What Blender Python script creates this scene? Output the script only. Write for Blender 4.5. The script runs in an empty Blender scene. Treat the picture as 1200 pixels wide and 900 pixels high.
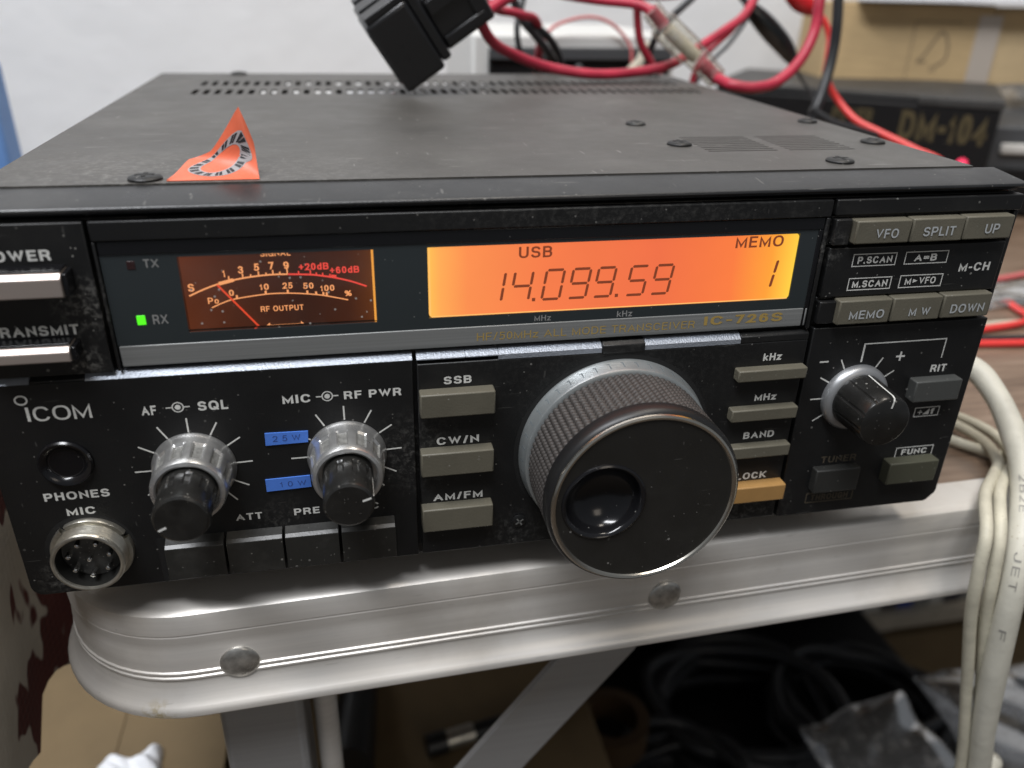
import bpy, bmesh, math, random
from mathutils import Vector, Matrix

random.seed(7)
PI = math.pi
S = bpy.context.scene
COL = S.collection

# ------------------------------------------------------------------ camera, world, lamps, exposure
MM = 0.001                                   # everything below is measured in millimetres
CAMP = Vector((-42.018, -168.407, 132.379))
RIGHT = Vector((0.9799, -0.1982, 0.0220)); DOWN = Vector((-0.0691, -0.4408, -0.8949)); FWD = Vector((0.1871, 0.8755, -0.4456))
cam_d = bpy.data.cameras.new('camera'); cam = bpy.data.objects.new('camera', cam_d); COL.objects.link(cam)
m3 = Matrix((RIGHT, -DOWN, -FWD)).transposed()
cam.matrix_world = Matrix.Translation(CAMP * MM) @ m3.to_4x4()
cam_d.sensor_width = 36.0; cam_d.lens = 952.03 / 1200 * 36
cam_d.clip_start = 0.01; cam_d.clip_end = 50
cam_d.dof.use_dof = True; cam_d.dof.focus_distance = 0.196; cam_d.dof.aperture_fstop = 10.5
S.camera = cam

W = bpy.data.worlds.new('World'); S.world = W; W.use_nodes = True
W.node_tree.nodes['Background'].inputs[0].default_value = (0.86, 0.92, 1.0, 1)
W.node_tree.nodes['Background'].inputs[1].default_value = 0.15

def lamp(name, loc, target, sx, sy, power, col):
    d = bpy.data.lights.new(name, 'AREA'); d.shape = 'RECTANGLE'; d.size = sx; d.size_y = sy
    d.energy = power; d.color = col
    o = bpy.data.objects.new(name, d); COL.objects.link(o)
    o.location = loc
    o.rotation_euler = (Vector(target) - Vector(loc)).to_track_quat('-Z', 'Y').to_euler()
    return o
lamp('ceiling_lamp', (-0.50, -0.45, 1.45), (0, 0.1, 0), 1.20, 0.24, 33, (0.95, 0.965, 1.0))
lamp('ceiling_lamp', (0.40, 0.0, 1.65), (0.1, 0.1, 0), 1.1, 0.22, 12, (1.0, 0.91, 0.80))
lamp('front_fill_light', (0.55, -1.90, 0.75), (0, 0, 0.05), 0.5, 0.6, 2.4, (1.0, 0.88, 0.74))  # added weak front fill for the panel and under the table

S.view_settings.view_transform = 'Standard'; S.view_settings.look = 'None'
S.view_settings.exposure = 0.0; S.view_settings.gamma = 1.0
S.render.engine = 'CYCLES'

# ------------------------------------------------------------------ materials
def nodes_of(name):
    m = bpy.data.materials.new(name); m.use_nodes = True
    nt = m.node_tree
    return m, nt, nt.nodes['Principled BSDF']

def N(nt, t, **k):
    n = nt.nodes.new(t)
    for a, b in k.items():
        if a in n.inputs: n.inputs[a].default_value = b
        else: setattr(n, a, b)
    return n

def objco(nt, scale=(1, 1, 1)):
    t = N(nt, 'ShaderNodeTexCoord'); mp = N(nt, 'ShaderNodeMapping')
    mp.inputs['Scale'].default_value = scale
    nt.links.new(t.outputs['Object'], mp.inputs[0]); return mp.outputs[0]

def math_n(nt, op, a, b=None):
    n = N(nt, 'ShaderNodeMath', operation=op)
    for i, v in enumerate((a, b)):
        if v is None: continue
        if isinstance(v, (int, float)): n.inputs[i].default_value = v
        else: nt.links.new(v, n.inputs[i])
    return n.outputs[0]

def mix_col(nt, f, a, b):
    n = N(nt, 'ShaderNodeMix', data_type='RGBA')
    if isinstance(f, (int, float)): n.inputs[0].default_value = f
    else: nt.links.new(f, n.inputs[0])
    for i, v in ((6, a), (7, b)):
        if isinstance(v, tuple): n.inputs[i].default_value = (*v[:3], 1)
        else: nt.links.new(v, n.inputs[i])
    return n.outputs[2]

def ramp(nt, src, stops):
    r = N(nt, 'ShaderNodeValToRGB'); nt.links.new(src, r.inputs[0])
    e = r.color_ramp.elements
    while len(e) < len(stops): e.new(0.5)
    for el, (p, c) in zip(e, stops):
        el.position = p; el.color = (*c, 1) if isinstance(c, tuple) else (c, c, c, 1)
    return r.outputs[0]

def noise(nt, co, scale, detail=4, rough=0.55):
    n = N(nt, 'ShaderNodeTexNoise', Scale=scale, Detail=detail, Roughness=rough)
    nt.links.new(co, n.inputs['Vector']); return n.outputs[0]

def specks(nt, co, scale, radius, keep, seed=0.0):
    """small dust grains: a random share of voronoi cells carries a dot"""
    v = N(nt, 'ShaderNodeTexVoronoi', Scale=scale); nt.links.new(co, v.inputs['Vector'])
    sep = N(nt, 'ShaderNodeSeparateColor'); nt.links.new(v.outputs['Color'], sep.inputs[0])
    rad = math_n(nt, 'MULTIPLY', sep.outputs[1], radius)
    a = math_n(nt, 'LESS_THAN', v.outputs['Distance'], rad)
    b = math_n(nt, 'LESS_THAN', sep.outputs[0], keep)
    return math_n(nt, 'MULTIPLY', a, b)

def mat(name, col, rough=0.5, metal=0.0, spec=0.5, var=0.0, vscale=60, dust=0.0, dustcol=(0.42, 0.41, 0.38),
        bump=0.0, bscale=900, rvar=0.0, coat=0.0, film=0.0, stretch=(1, 1, 1), scratch=0.0, patches=()):
    m, nt, b = nodes_of(name)
    b.inputs['Roughness'].default_value = rough; b.inputs['Metallic'].default_value = metal
    b.inputs['Specular IOR Level'].default_value = spec; b.inputs['Coat Weight'].default_value = coat
    co = objco(nt, stretch)
    c = None
    base = (*col, 1)
    b.inputs['Base Color'].default_value = base
    out = col
    if var:
        n = noise(nt, co, vscale)
        f = ramp(nt, n, [(0.3, 0.0), (0.7, 1.0)])
        out = mix_col(nt, f, tuple(x * (1 - var) for x in col), tuple(min(1, x * (1 + var)) for x in col))
    if film:                                         # thin patchy dust film
        n = noise(nt, co, 35, 6, 0.65)
        f = math_n(nt, 'MULTIPLY', ramp(nt, n, [(0.52, 0.0), (0.75, 1.0)]), film)
        out = mix_col(nt, f, out, dustcol)
    if dust:
        s1 = specks(nt, co, 620, 0.20, dust)
        s2 = specks(nt, co, 230, 0.060, dust * 0.35)
        s3 = specks(nt, co, 1250, 0.26, dust * 1.2)
        clump = ramp(nt, noise(nt, co, 38, 3), [(0.42, 0.25), (0.66, 1.0)])
        s = math_n(nt, 'MAXIMUM', math_n(nt, 'MULTIPLY', math_n(nt, 'MAXIMUM', s1, s3), clump), s2)
        s = math_n(nt, 'MULTIPLY', s, 0.5)
        out = mix_col(nt, s, out, dustcol)
    if scratch:                                      # short fine scuffs in two directions
        for sc_, off in (((70, 900, 900), 0.0), ((800, 90, 260), 3.7)):
            n = noise(nt, objco(nt, sc_), 1.0, 2, 0.4)
            f = math_n(nt, 'MULTIPLY', ramp(nt, n, [(0.735, 0.0), (0.76, 1.0)]), scratch)
            out = mix_col(nt, f, out, dustcol)
    for px, py, pz, pr, ps in patches:               # dust that has gathered round a worn spot
        d = N(nt, 'ShaderNodeVectorMath', operation='DISTANCE'); nt.links.new(objco(nt), d.inputs[0]); d.inputs[1].default_value = (px * MM, py * MM, pz * MM)
        fall = N(nt, 'ShaderNodeMapRange'); nt.links.new(d.outputs['Value'], fall.inputs[0])
        fall.inputs[1].default_value = pr * MM; fall.inputs[2].default_value = pr * 0.2 * MM
        g = ramp(nt, noise(nt, objco(nt), 650, 6, 0.75), [(0.48, 0.0), (0.72, 1.0)])
        out = mix_col(nt, math_n(nt, 'MULTIPLY', math_n(nt, 'MULTIPLY', fall.outputs[0], g), ps), out, dustcol)
    if not isinstance(out, tuple): nt.links.new(out, b.inputs['Base Color'])
    if rvar:
        n = noise(nt, co, 90, 5, 0.6)
        r = math_n(nt, 'ADD', math_n(nt, 'MULTIPLY', math_n(nt, 'SUBTRACT', n, 0.5), rvar * 2), rough)
        nt.links.new(r, b.inputs['Roughness'])
    if bump:
        n = noise(nt, co, bscale, 2)
        bp = N(nt, 'ShaderNodeBump', Strength=bump, Distance=0.0003); nt.links.new(n, bp.inputs['Height'])
        nt.links.new(bp.outputs[0], b.inputs['Normal'])
    return m

def emit(name, col, strength=1.0, base=(0, 0, 0), rough=0.3):
    m, nt, b = nodes_of(name)
    b.inputs['Base Color'].default_value = (*base, 1); b.inputs['Roughness'].default_value = rough
    b.inputs['Emission Color'].default_value = (*col, 1); b.inputs['Emission Strength'].default_value = strength
    return m

M = {}
M['panel'] = mat('panel black', (0.0085, 0.0086, 0.0088), 0.42, spec=0.40, dust=0.06, bump=0.10, bscale=2600, rvar=0.16, film=0.02, scratch=0.07,
                 patches=((-94.5, 0, 71, 8, 0.55), (-97, 0, 59, 5, 0.5), (-112, 0, 3, 8, 0.3), (-29, 0, 30, 14, 0.2), (-62, 0, 14, 9, 0.14), (70, 0, 77, 6, 0.3), (20, 0, 86, 60, 0.10), (-4, 0, 3, 10, 0.16), (62, 0, 2, 14, 0.25)))
M['panel_dusty'] = mat('dusty panel black', (0.013, 0.0125, 0.012), 0.45, spec=0.45, dust=0.22, bump=0.10, bscale=2600, film=0.13)
M['bezel'] = mat('bezel black', (0.014, 0.0145, 0.0155), 0.33, spec=0.5, dust=0.06, bump=0.10, bscale=2200, rvar=0.15, film=0.05, scratch=0.15)
M['cover'] = mat('painted steel cover', (0.054, 0.0505, 0.0455), 0.46, spec=0.5, dust=0.08, bump=0.12, bscale=2600, var=0.14, vscale=22, rvar=0.12, film=0.06, scratch=0.28,
                 patches=((-60, 16, 92.8, 40, 0.22), (-95, 25, 92.8, 30, 0.25), (60, 130, 92.8, 25, 0.25)))
M['black'] = mat('black plastic', (0.010, 0.010, 0.010), 0.38, dust=0.05, bump=0.08, bscale=1800)
M['gloss'] = mat('gloss black plastic', (0.006, 0.006, 0.007), 0.20, dust=0.03)
M['hole'] = mat('unlit cavity', (0.004, 0.004, 0.004), 0.7)  # near-black stands in for the shade in slots, wells and openings
M['ink'] = mat('legend ink', (0.62, 0.62, 0.59), 0.6, var=0.10, vscale=400)
M['ink_dim'] = mat('worn brown ink', (0.075, 0.060, 0.040), 0.6)
M['ink_btn'] = mat('button ink', (0.40, 0.42, 0.43), 0.6)
M['gold'] = mat('gold print', (0.36, 0.25, 0.075), 0.5)
M['olive'] = mat('olive grey button', (0.112, 0.103, 0.077), 0.50, dust=0.05, bump=0.12, bscale=1800, var=0.08, vscale=120)
M['olive_dark'] = mat('dark green button', (0.062, 0.062, 0.042), 0.5, dust=0.04, bump=0.12, bscale=1800)
M['grey_dark'] = mat('dark grey button', (0.055, 0.057, 0.054), 0.5, dust=0.06, bump=0.12, bscale=1800)
M['tuner'] = mat('near black button', (0.022, 0.022, 0.020), 0.5, dust=0.04)
M['amber'] = mat('amber button', (0.35, 0.195, 0.065), 0.5, dust=0.03, var=0.08, vscale=150)
M['row_btn'] = mat('charcoal button', (0.021, 0.021, 0.019), 0.34, spec=0.6, dust=0.12, bump=0.1, film=0.12)
M['mirror_btn'] = mat('mirror finish button', (0.42, 0.36, 0.325), 0.32, metal=0.55, dust=0.10, rvar=0.06)  # beige base colour stands in for what the mirror face reflects
M['strip_paint'] = mat('silver flake paint', (0.34, 0.37, 0.42), 0.42, metal=0.55, bump=0.5, bscale=2600, dust=0.05, var=0.10, vscale=900)
M['chrome'] = mat('worn plated plastic', (0.62, 0.62, 0.61), 0.30, metal=0.85, var=0.15, vscale=380, rvar=0.16, dust=0.14, bump=0.10, bscale=1500)
M['frost'] = mat('frosted rib slot', (0.20, 0.20, 0.19), 0.5, metal=0.3, var=0.4, vscale=700, dust=0.4, bump=0.4, bscale=1500)  # slots coloured darker than the plated lands so the ribs show
M['nickel'] = mat('aged nickel', (0.50, 0.48, 0.42), 0.34, metal=0.9, var=0.22, vscale=300, rvar=0.15, dust=0.08, bump=0.2, bscale=1200)
M['pin'] = mat('silver pin', (0.8, 0.8, 0.78), 0.22, metal=1.0)
M['ring'] = mat('satin silver ring', (0.45, 0.485, 0.49), 0.36, metal=0.75, var=0.08, vscale=200, dust=0.08, rvar=0.1)
M['rim'] = mat('polished rim', (0.74, 0.70, 0.62), 0.22, metal=1.0)
M['rubber'] = mat('knurled rubber', (0.040, 0.035, 0.032), 0.62, dust=0.06, var=0.2, vscale=400)
M['dialface'] = mat('satin dial face', (0.014, 0.0132, 0.0115), 0.44, dust=0.03, bump=0.06, bscale=3000, rvar=0.16, film=0.02, scratch=0.12)
M['knob'] = mat('smoked knob', (0.013, 0.0128, 0.012), 0.27, spec=0.6, dust=0.14, var=0.25, vscale=240, film=0.05)
M['knobcap'] = mat('knob cap', (0.018, 0.018, 0.0165), 0.44, dust=0.04)
M['white'] = mat('white pointer paint', (0.75, 0.75, 0.72), 0.5)
M['screw'] = mat('black screw', (0.012, 0.012, 0.012), 0.45, metal=0.2, dust=0.15, film=0.1)
M['orange'] = mat('orange vinyl', (0.66, 0.135, 0.065), 0.42, var=0.10, vscale=160, bump=0.25, bscale=260)
M['greytext'] = mat('sticker grey', (0.31, 0.295, 0.30), 0.6)
M['inkblack'] = mat('black ink', (0.012, 0.012, 0.015), 0.6)
M['bluetape'] = mat('blue embossing tape', (0.075, 0.20, 0.66), 0.38, var=0.05, vscale=300)
M['tapeink'] = mat('dark tape ink', (0.03, 0.06, 0.22), 0.6)
M['lcd_dark'] = emit('lcd segment', (0.185, 0.040, 0.015), 1.0, (0.03, 0.01, 0.006))
M['meter_ink'] = emit('lit meter ink', (1.0, 0.40, 0.16), 1.05)
M['meter_red'] = emit('lit red ink', (0.95, 0.08, 0.06), 1.0)
M['needle'] = emit('lit needle', (0.95, 0.09, 0.035), 0.8, (0.5, 0.05, 0.03))  # emission stands in for bulb light falling on the needle
M['led_green'] = emit('green lamp', (0.10, 1.0, 0.02), 1.1)
M['led_off'] = mat('unlit red lamp', (0.030, 0.012, 0.012), 0.3)
M['inside'] = mat('pale slot plate', (0.80, 0.80, 0.80), 0.5, metal=0.2, var=0.2, vscale=120)  # pale colour stands in for bright spots seen through the slots

def window_mat():
    m, nt, b = nodes_of('smoked window')
    co = objco(nt)
    s = math_n(nt, 'MAXIMUM', specks(nt, co, 700, 0.22, 0.10), specks(nt, co, 230, 0.06, 0.04))
    c = mix_col(nt, math_n(nt, 'MULTIPLY', s, 0.35), (0.0285, 0.035, 0.0375), (0.34, 0.34, 0.33))
    nt.links.new(c, b.inputs['Base Color'])
    b.inputs['Roughness'].default_value = 0.16
    return m
M['window'] = window_mat()

def band_mat():                                     # brushed silver band: streaks along its length
    m, nt, b = nodes_of('brushed band')
    co = objco(nt, (6, 1, 900))
    n = noise(nt, co, 1.0, 3)
    c = mix_col(nt, ramp(nt, n, [(0.3, 0.0), (0.7, 1.0)]), (0.17, 0.175, 0.172), (0.27, 0.275, 0.27))
    nt.links.new(c, b.inputs['Base Color']); b.inputs['Metallic'].default_value = 0.25
    b.inputs['Roughness'].default_value = 0.35
    return m
M['band'] = band_mat()

def lcd_mat(x0, x1):                                # backlit by bulbs at its two ends, so the panel itself is uneven
    m, nt, b = nodes_of('backlit lcd')
    t = N(nt, 'ShaderNodeTexCoord'); sp = N(nt, 'ShaderNodeSeparateXYZ'); nt.links.new(t.outputs['Object'], sp.inputs[0])
    mr = N(nt, 'ShaderNodeMapRange'); nt.links.new(sp.outputs[0], mr.inputs[0])
    mr.inputs[1].default_value = x0 * MM; mr.inputs[2].default_value = x1 * MM
    c = ramp(nt, mr.outputs[0], [(0.0, (1.0, 0.52, 0.09)), (0.03, (1.0, 0.40, 0.09)), (0.10, (0.97, 0.275, 0.078)), (0.30, (0.92, 0.200, 0.066)), (0.60, (0.87, 0.160, 0.060)),
                                 (0.82, (0.95, 0.200, 0.050)), (0.93, (1.0, 0.36, 0.040)), (1.0, (1.0, 0.64, 0.06))])
    # the diffuser behind the glass is not perfectly even
    vn = noise(nt, objco(nt), 55, 3); vr = N(nt, 'ShaderNodeMapRange'); nt.links.new(vn, vr.inputs[0]); vr.inputs[3].default_value = 0.93; vr.inputs[4].default_value = 1.06
    nt.links.new(vr.outputs[0], b.inputs['Emission Strength'])
    nt.links.new(c, b.inputs['Emission Color']); b.inputs['Emission Strength'].default_value = 1.0
    b.inputs['Base Color'].default_value = (0.02, 0.01, 0.005, 1); b.inputs['Roughness'].default_value = 0.4
    return m
M['lcd'] = lcd_mat(-25.2, 62.5)

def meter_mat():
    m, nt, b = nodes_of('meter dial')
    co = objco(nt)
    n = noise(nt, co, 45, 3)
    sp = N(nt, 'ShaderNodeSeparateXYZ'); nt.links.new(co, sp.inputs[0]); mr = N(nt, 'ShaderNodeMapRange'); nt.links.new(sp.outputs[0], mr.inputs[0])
    mr.inputs[1].default_value = -0.0762; mr.inputs[2].default_value = -0.0366      # end bulbs not built: their glow is put into the emission
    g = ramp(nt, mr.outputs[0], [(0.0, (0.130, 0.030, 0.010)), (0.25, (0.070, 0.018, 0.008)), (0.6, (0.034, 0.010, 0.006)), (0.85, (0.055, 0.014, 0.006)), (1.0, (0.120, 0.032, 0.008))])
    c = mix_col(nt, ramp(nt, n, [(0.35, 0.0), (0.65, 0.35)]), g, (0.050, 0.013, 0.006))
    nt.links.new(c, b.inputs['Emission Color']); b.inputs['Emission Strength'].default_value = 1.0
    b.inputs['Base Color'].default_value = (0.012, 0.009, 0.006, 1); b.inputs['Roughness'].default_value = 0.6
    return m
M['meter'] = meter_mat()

def pane_mat(name, tint, gloss_rough=0.05, dusty=0.0, opac=0.0, ior=1.45):
    m = bpy.data.materials.new(name); m.use_nodes = True; nt = m.node_tree; nt.nodes.clear()
    o = N(nt, 'ShaderNodeOutputMaterial'); tr = N(nt, 'ShaderNodeBsdfTransparent'); gl = N(nt, 'ShaderNodeBsdfGlossy')
    tr.inputs[0].default_value = (*tint, 1); gl.inputs['Roughness'].default_value = gloss_rough
    fr = N(nt, 'ShaderNodeFresnel', IOR=ior); mx = N(nt, 'ShaderNodeMixShader')
    nt.links.new(fr.outputs[0], mx.inputs[0]); nt.links.new(tr.outputs[0], mx.inputs[1]); nt.links.new(gl.outputs[0], mx.inputs[2])
    last = mx
    if dusty or opac:
        co = objco(nt); df = N(nt, 'ShaderNodeBsdfDiffuse'); df.inputs[0].default_value = (0.55, 0.53, 0.5, 1)
        s = math_n(nt, 'MAXIMUM', specks(nt, co, 900, 0.25, dusty), specks(nt, co, 330, 0.10, dusty))
        n = noise(nt, co, 120, 6, 0.7)
        f = math_n(nt, 'MAXIMUM', math_n(nt, 'MULTIPLY', s, 0.6), math_n(nt, 'MULTIPLY', ramp(nt, n, [(0.5, 0.2), (0.75, 1.0)]), opac))
        m2 = N(nt, 'ShaderNodeMixShader'); nt.links.new(f, m2.inputs[0]); nt.links.new(last.outputs[0], m2.inputs[1]); nt.links.new(df.outputs[0], m2.inputs[2]); last = m2
    nt.links.new(last.outputs[0], o.inputs[0])
    return m
M['pane'] = pane_mat('clear meter pane', (0.97, 0.96, 0.94), 0.04, 0.20, 0.03)

def alu_mat(name, col, rough):
    m, nt, b = nodes_of(name)
    co = objco(nt, (3, 3, 160)); n = noise(nt, co, 4.0, 5, 0.6)
    c = mix_col(nt, ramp(nt, n, [(0.35, 0.0), (0.65, 1.0)]), tuple(x * 0.95 for x in col), tuple(min(1, x * 1.03) for x in col))
    co2 = objco(nt); d = noise(nt, co2, 28, 5, 0.65)
    c = mix_col(nt, math_n(nt, 'MULTIPLY', ramp(nt, d, [(0.52, 0.0), (0.8, 1.0)]), 0.35), c, (0.38, 0.32, 0.24))
    sx_ = noise(nt, objco(nt, (120, 900, 900)), 1.0, 2, 0.4)
    c = mix_col(nt, math_n(nt, 'MULTIPLY', ramp(nt, sx_, [(0.71, 0.0), (0.76, 1.0)]), 0.22), c, (0.30, 0.28, 0.25))
    yd = N(nt, 'ShaderNodeVectorMath', operation='DISTANCE'); nt.links.new(co2, yd.inputs[0]); yd.inputs[1].default_value = (-0.099, -0.0045, -0.0415)
    yf = N(nt, 'ShaderNodeMapRange'); nt.links.new(yd.outputs['Value'], yf.inputs[0]); yf.inputs[1].default_value = 0.006; yf.inputs[2].default_value = 0.001
    c = mix_col(nt, math_n(nt, 'MULTIPLY', yf.outputs[0], ramp(nt, noise(nt, co2, 500, 4), [(0.45, 0.0), (0.6, 0.8)])), c, (0.40, 0.30, 0.10))
    nt.links.new(c, b.inputs['Base Color']); b.inputs['Metallic'].default_value = 0.35
    r = math_n(nt, 'ADD', math_n(nt, 'MULTIPLY', d, 0.18), rough - 0.09); nt.links.new(r, b.inputs['Roughness'])
    bp = N(nt, 'ShaderNodeBump', Strength=0.12, Distance=0.0002); nt.links.new(n, bp.inputs['Height']); nt.links.new(bp.outputs[0], b.inputs['Normal'])
    return m
M['alu'] = alu_mat('anodised aluminium', (0.73, 0.70, 0.655), 0.40)
M['alu_dull'] = alu_mat('dull aluminium', (0.36, 0.355, 0.35), 0.40)
M['rivet'] = mat('rivet steel', (0.55, 0.54, 0.51), 0.32, metal=0.85, var=0.35, vscale=330, rvar=0.25, bump=0.5, bscale=420, film=0.3, dustcol=(0.22, 0.18, 0.13))

def wood_mat():
    m, nt, b = nodes_of('wood print')
    co = objco(nt, (4, 30, 30)); n = noise(nt, co, 3.0, 8, 0.65)
    co2 = objco(nt, (14, 220, 220)); n2 = noise(nt, co2, 2.0, 4, 0.6)
    f = math_n(nt, 'ADD', math_n(nt, 'MULTIPLY', n, 0.65), math_n(nt, 'MULTIPLY', n2, 0.35))
    c = ramp(nt, f, [(0.34, (0.090, 0.056, 0.036)), (0.48, (0.175, 0.118, 0.080)), (0.60, (0.235, 0.168, 0.120)), (0.70, (0.150, 0.100, 0.068))])
    nt.links.new(c, b.inputs['Base Color']); b.inputs['Roughness'].default_value = 0.38
    return m
M['wood'] = wood_mat()

def plaster_mat():
    m, nt, b = nodes_of('white wallpaper')
    co = objco(nt); n = noise(nt, co, 16, 4, 0.5); n2 = noise(nt, co, 7, 3)
    c = mix_col(nt, n2, (0.70, 0.71, 0.72), (0.82, 0.825, 0.83))
    nt.links.new(c, b.inputs['Base Color']); b.inputs['Roughness'].default_value = 0.75
    bp = N(nt, 'ShaderNodeBump', Strength=0.30, Distance=0.008); nt.links.new(n, bp.inputs['Height']); nt.links.new(bp.outputs[0], b.inputs['Normal'])
    return m
M['wall'] = plaster_mat()

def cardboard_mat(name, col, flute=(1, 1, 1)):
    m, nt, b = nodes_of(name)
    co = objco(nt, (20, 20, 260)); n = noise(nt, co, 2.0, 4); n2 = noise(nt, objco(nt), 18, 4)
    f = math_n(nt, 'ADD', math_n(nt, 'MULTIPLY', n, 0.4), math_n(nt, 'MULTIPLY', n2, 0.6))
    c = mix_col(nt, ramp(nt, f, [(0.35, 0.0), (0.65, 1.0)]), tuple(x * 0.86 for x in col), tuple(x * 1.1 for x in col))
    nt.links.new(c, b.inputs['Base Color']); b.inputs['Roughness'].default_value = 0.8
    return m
M['card'] = cardboard_mat('cardboard', (0.50, 0.36, 0.19))
M['card_pale'] = cardboard_mat('pale cardboard', (0.56, 0.42, 0.24))
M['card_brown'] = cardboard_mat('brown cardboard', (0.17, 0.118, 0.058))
M['packtape'] = mat('clear packing tape', (0.48, 0.42, 0.36), 0.25)
M['print'] = mat('faint carton print', (0.20, 0.15, 0.09), 0.8)
M['paper'] = mat('white paper', (0.80, 0.80, 0.82), 0.7, var=0.06, vscale=40)
M['red_wire'] = mat('crimson pvc', (0.42, 0.024, 0.052), 0.45, var=0.22, vscale=90, bump=0.35, bscale=220, rvar=0.2, dust=0.08, film=0.06)
M['red_dark'] = mat('deep red pvc', (0.30, 0.014, 0.03), 0.4)
M['red_bright'] = mat('bright red pvc', (0.72, 0.050, 0.045), 0.33)
M['pink_wire'] = mat('pink red pvc', (0.55, 0.13, 0.13), 0.4)
M['black_wire'] = mat('black pvc', (0.018, 0.019, 0.021), 0.42, bump=0.15, bscale=500)
M['plug'] = mat('connector plastic', (0.011, 0.011, 0.012), 0.30, spec=0.55, rvar=0.1)
M['boot'] = mat('glossy black boot', (0.008, 0.009, 0.009), 0.22, spec=0.7)
M['red_boot'] = mat('glossy red boot', (0.55, 0.02, 0.025), 0.18)
M['beige'] = mat('beige nylon', (0.52, 0.48, 0.38), 0.5)
M['blue'] = mat('blue plastic', (0.13, 0.27, 0.58), 0.5, var=0.05)
M['eq_white'] = mat('off white case', (0.62, 0.62, 0.60), 0.5)
M['eq_black'] = mat('dark case', (0.006, 0.006, 0.0065), 0.5, spec=0.25, dust=0.04)
M['eq_top'] = mat('dark grey case top', (0.034, 0.034, 0.033), 0.5, film=0.10, var=0.2, vscale=40)
M['eq_grey'] = mat('grey case', (0.055, 0.058, 0.062), 0.5)
M['gold_dark'] = mat('dark gold print', (0.066, 0.051, 0.022), 0.5)
M['led_pink'] = emit('red pilot lamp', (1.0, 0.06, 0.14), 1.6)
M['cream'] = mat('aged cream cable', (0.50, 0.47, 0.37), 0.55, var=0.14, vscale=160, dust=0.3, dustcol=(0.16, 0.12, 0.07), bump=0.15, bscale=500)
M['cable_white'] = mat('aged white cable', (0.56, 0.54, 0.46), 0.5, var=0.09, vscale=140, dust=0.45, dustcol=(0.28, 0.22, 0.12), bump=0.3, bscale=420, film=0.10)
M['cable_ink'] = mat('grey cable print', (0.24, 0.23, 0.21), 0.6)
M['floor'] = mat('dark floor', (0.060, 0.045, 0.032), 0.6, var=0.3, vscale=12)
M['bag'] = pane_mat('thin clear film', (0.70, 0.71, 0.73), 0.16, 0.0, 0.62)
M['tissue'] = mat('white tissue', (0.82, 0.83, 0.85), 0.85, bump=0.4, bscale=180)
M['roll'] = mat('brown tape roll', (0.065, 0.036, 0.014), 0.6)
M['book_blue'] = mat('blue binder', (0.02, 0.06, 0.30), 0.5)
M['book_grey'] = mat('grey binder', (0.24, 0.24, 0.23), 0.6)
M['book_white'] = mat('white binder', (0.52, 0.51, 0.48), 0.6)
M['book_dark'] = mat('dark binder', (0.03, 0.03, 0.045), 0.6)
M['shelf'] = mat('cream shelf board', (0.45, 0.40, 0.32), 0.6, var=0.1)

def fabric_mat():
    m, nt, b = nodes_of('patterned knit')
    co = objco(nt)
    n = noise(nt, objco(nt, (1, 1.5, 0.9)), 36, 2, 0.5)
    f = ramp(nt, n, [(0.455, 0.0), (0.48, 1.0)])
    dots = N(nt, 'ShaderNodeTexVoronoi', Scale=330); dots.inputs['Randomness'].default_value = 0.15; nt.links.new(co, dots.inputs['Vector'])
    d = ramp(nt, dots.outputs['Distance'], [(0.2, 0.55), (0.6, 1.0)])
    red = mix_col(nt, d, (0.035, 0.012, 0.010), (0.125, 0.032, 0.026))
    c = mix_col(nt, f, red, mix_col(nt, noise(nt, co, 60), (0.46, 0.41, 0.33), (0.64, 0.59, 0.50)))
    nt.links.new(c, b.inputs['Base Color']); b.inputs['Roughness'].default_value = 0.9
    bp = N(nt, 'ShaderNodeBump', Strength=0.5, Distance=0.0006); nt.links.new(dots.outputs['Distance'], bp.inputs['Height']); nt.links.new(bp.outputs[0], b.inputs['Normal'])
    return m
M['fabric'] = fabric_mat()

# ------------------------------------------------------------------ building helpers (millimetres)
def link(name, bm, m, parent=None, smooth=35, bevel=0.0, seg=2, label=None, cat=None, group=None, kind=None):
    bmesh.ops.recalc_face_normals(bm, faces=bm.faces[:])
    bmesh.ops.scale(bm, vec=(MM, MM, MM), verts=bm.verts[:])
    lim = math.radians(smooth)
    for f in bm.faces: f.smooth = True
    for e in bm.edges:
        if len(e.link_faces) != 2 or e.calc_face_angle(0) > lim: e.smooth = False
    me = bpy.data.meshes.new(name); bm.to_mesh(me); bm.free()
    for x in (m if isinstance(m, (list, tuple)) else [m]): me.materials.append(x)
    o = bpy.data.objects.new(name, me); COL.objects.link(o)
    if bevel:
        md = o.modifiers.new('bevel', 'BEVEL'); md.width = bevel * MM; md.segments = seg; md.limit_method = 'ANGLE'; md.angle_limit = math.radians(40)
    if parent is not None:
        o.parent = parent; o.matrix_parent_inverse = Matrix.Translation(-parent.location) if parent.type == 'EMPTY' else Matrix()
        if parent.type == 'EMPTY': o.matrix_parent_inverse = parent_inv[parent.name]
    if label: o['label'] = label
    if cat: o['category'] = cat
    if group: o['group'] = group
    if kind: o['kind'] = kind
    return o

parent_inv = {}
def thing(name, loc, label, cat, group=None):
    o = bpy.data.objects.new(name, None); COL.objects.link(o)
    o.location = Vector(loc) * MM; o.empty_display_size = 0.01
    o['label'] = label; o['category'] = cat
    if group: o['group'] = group
    parent_inv[o.name] = Matrix.Translation(-o.location)
    return o

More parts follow.
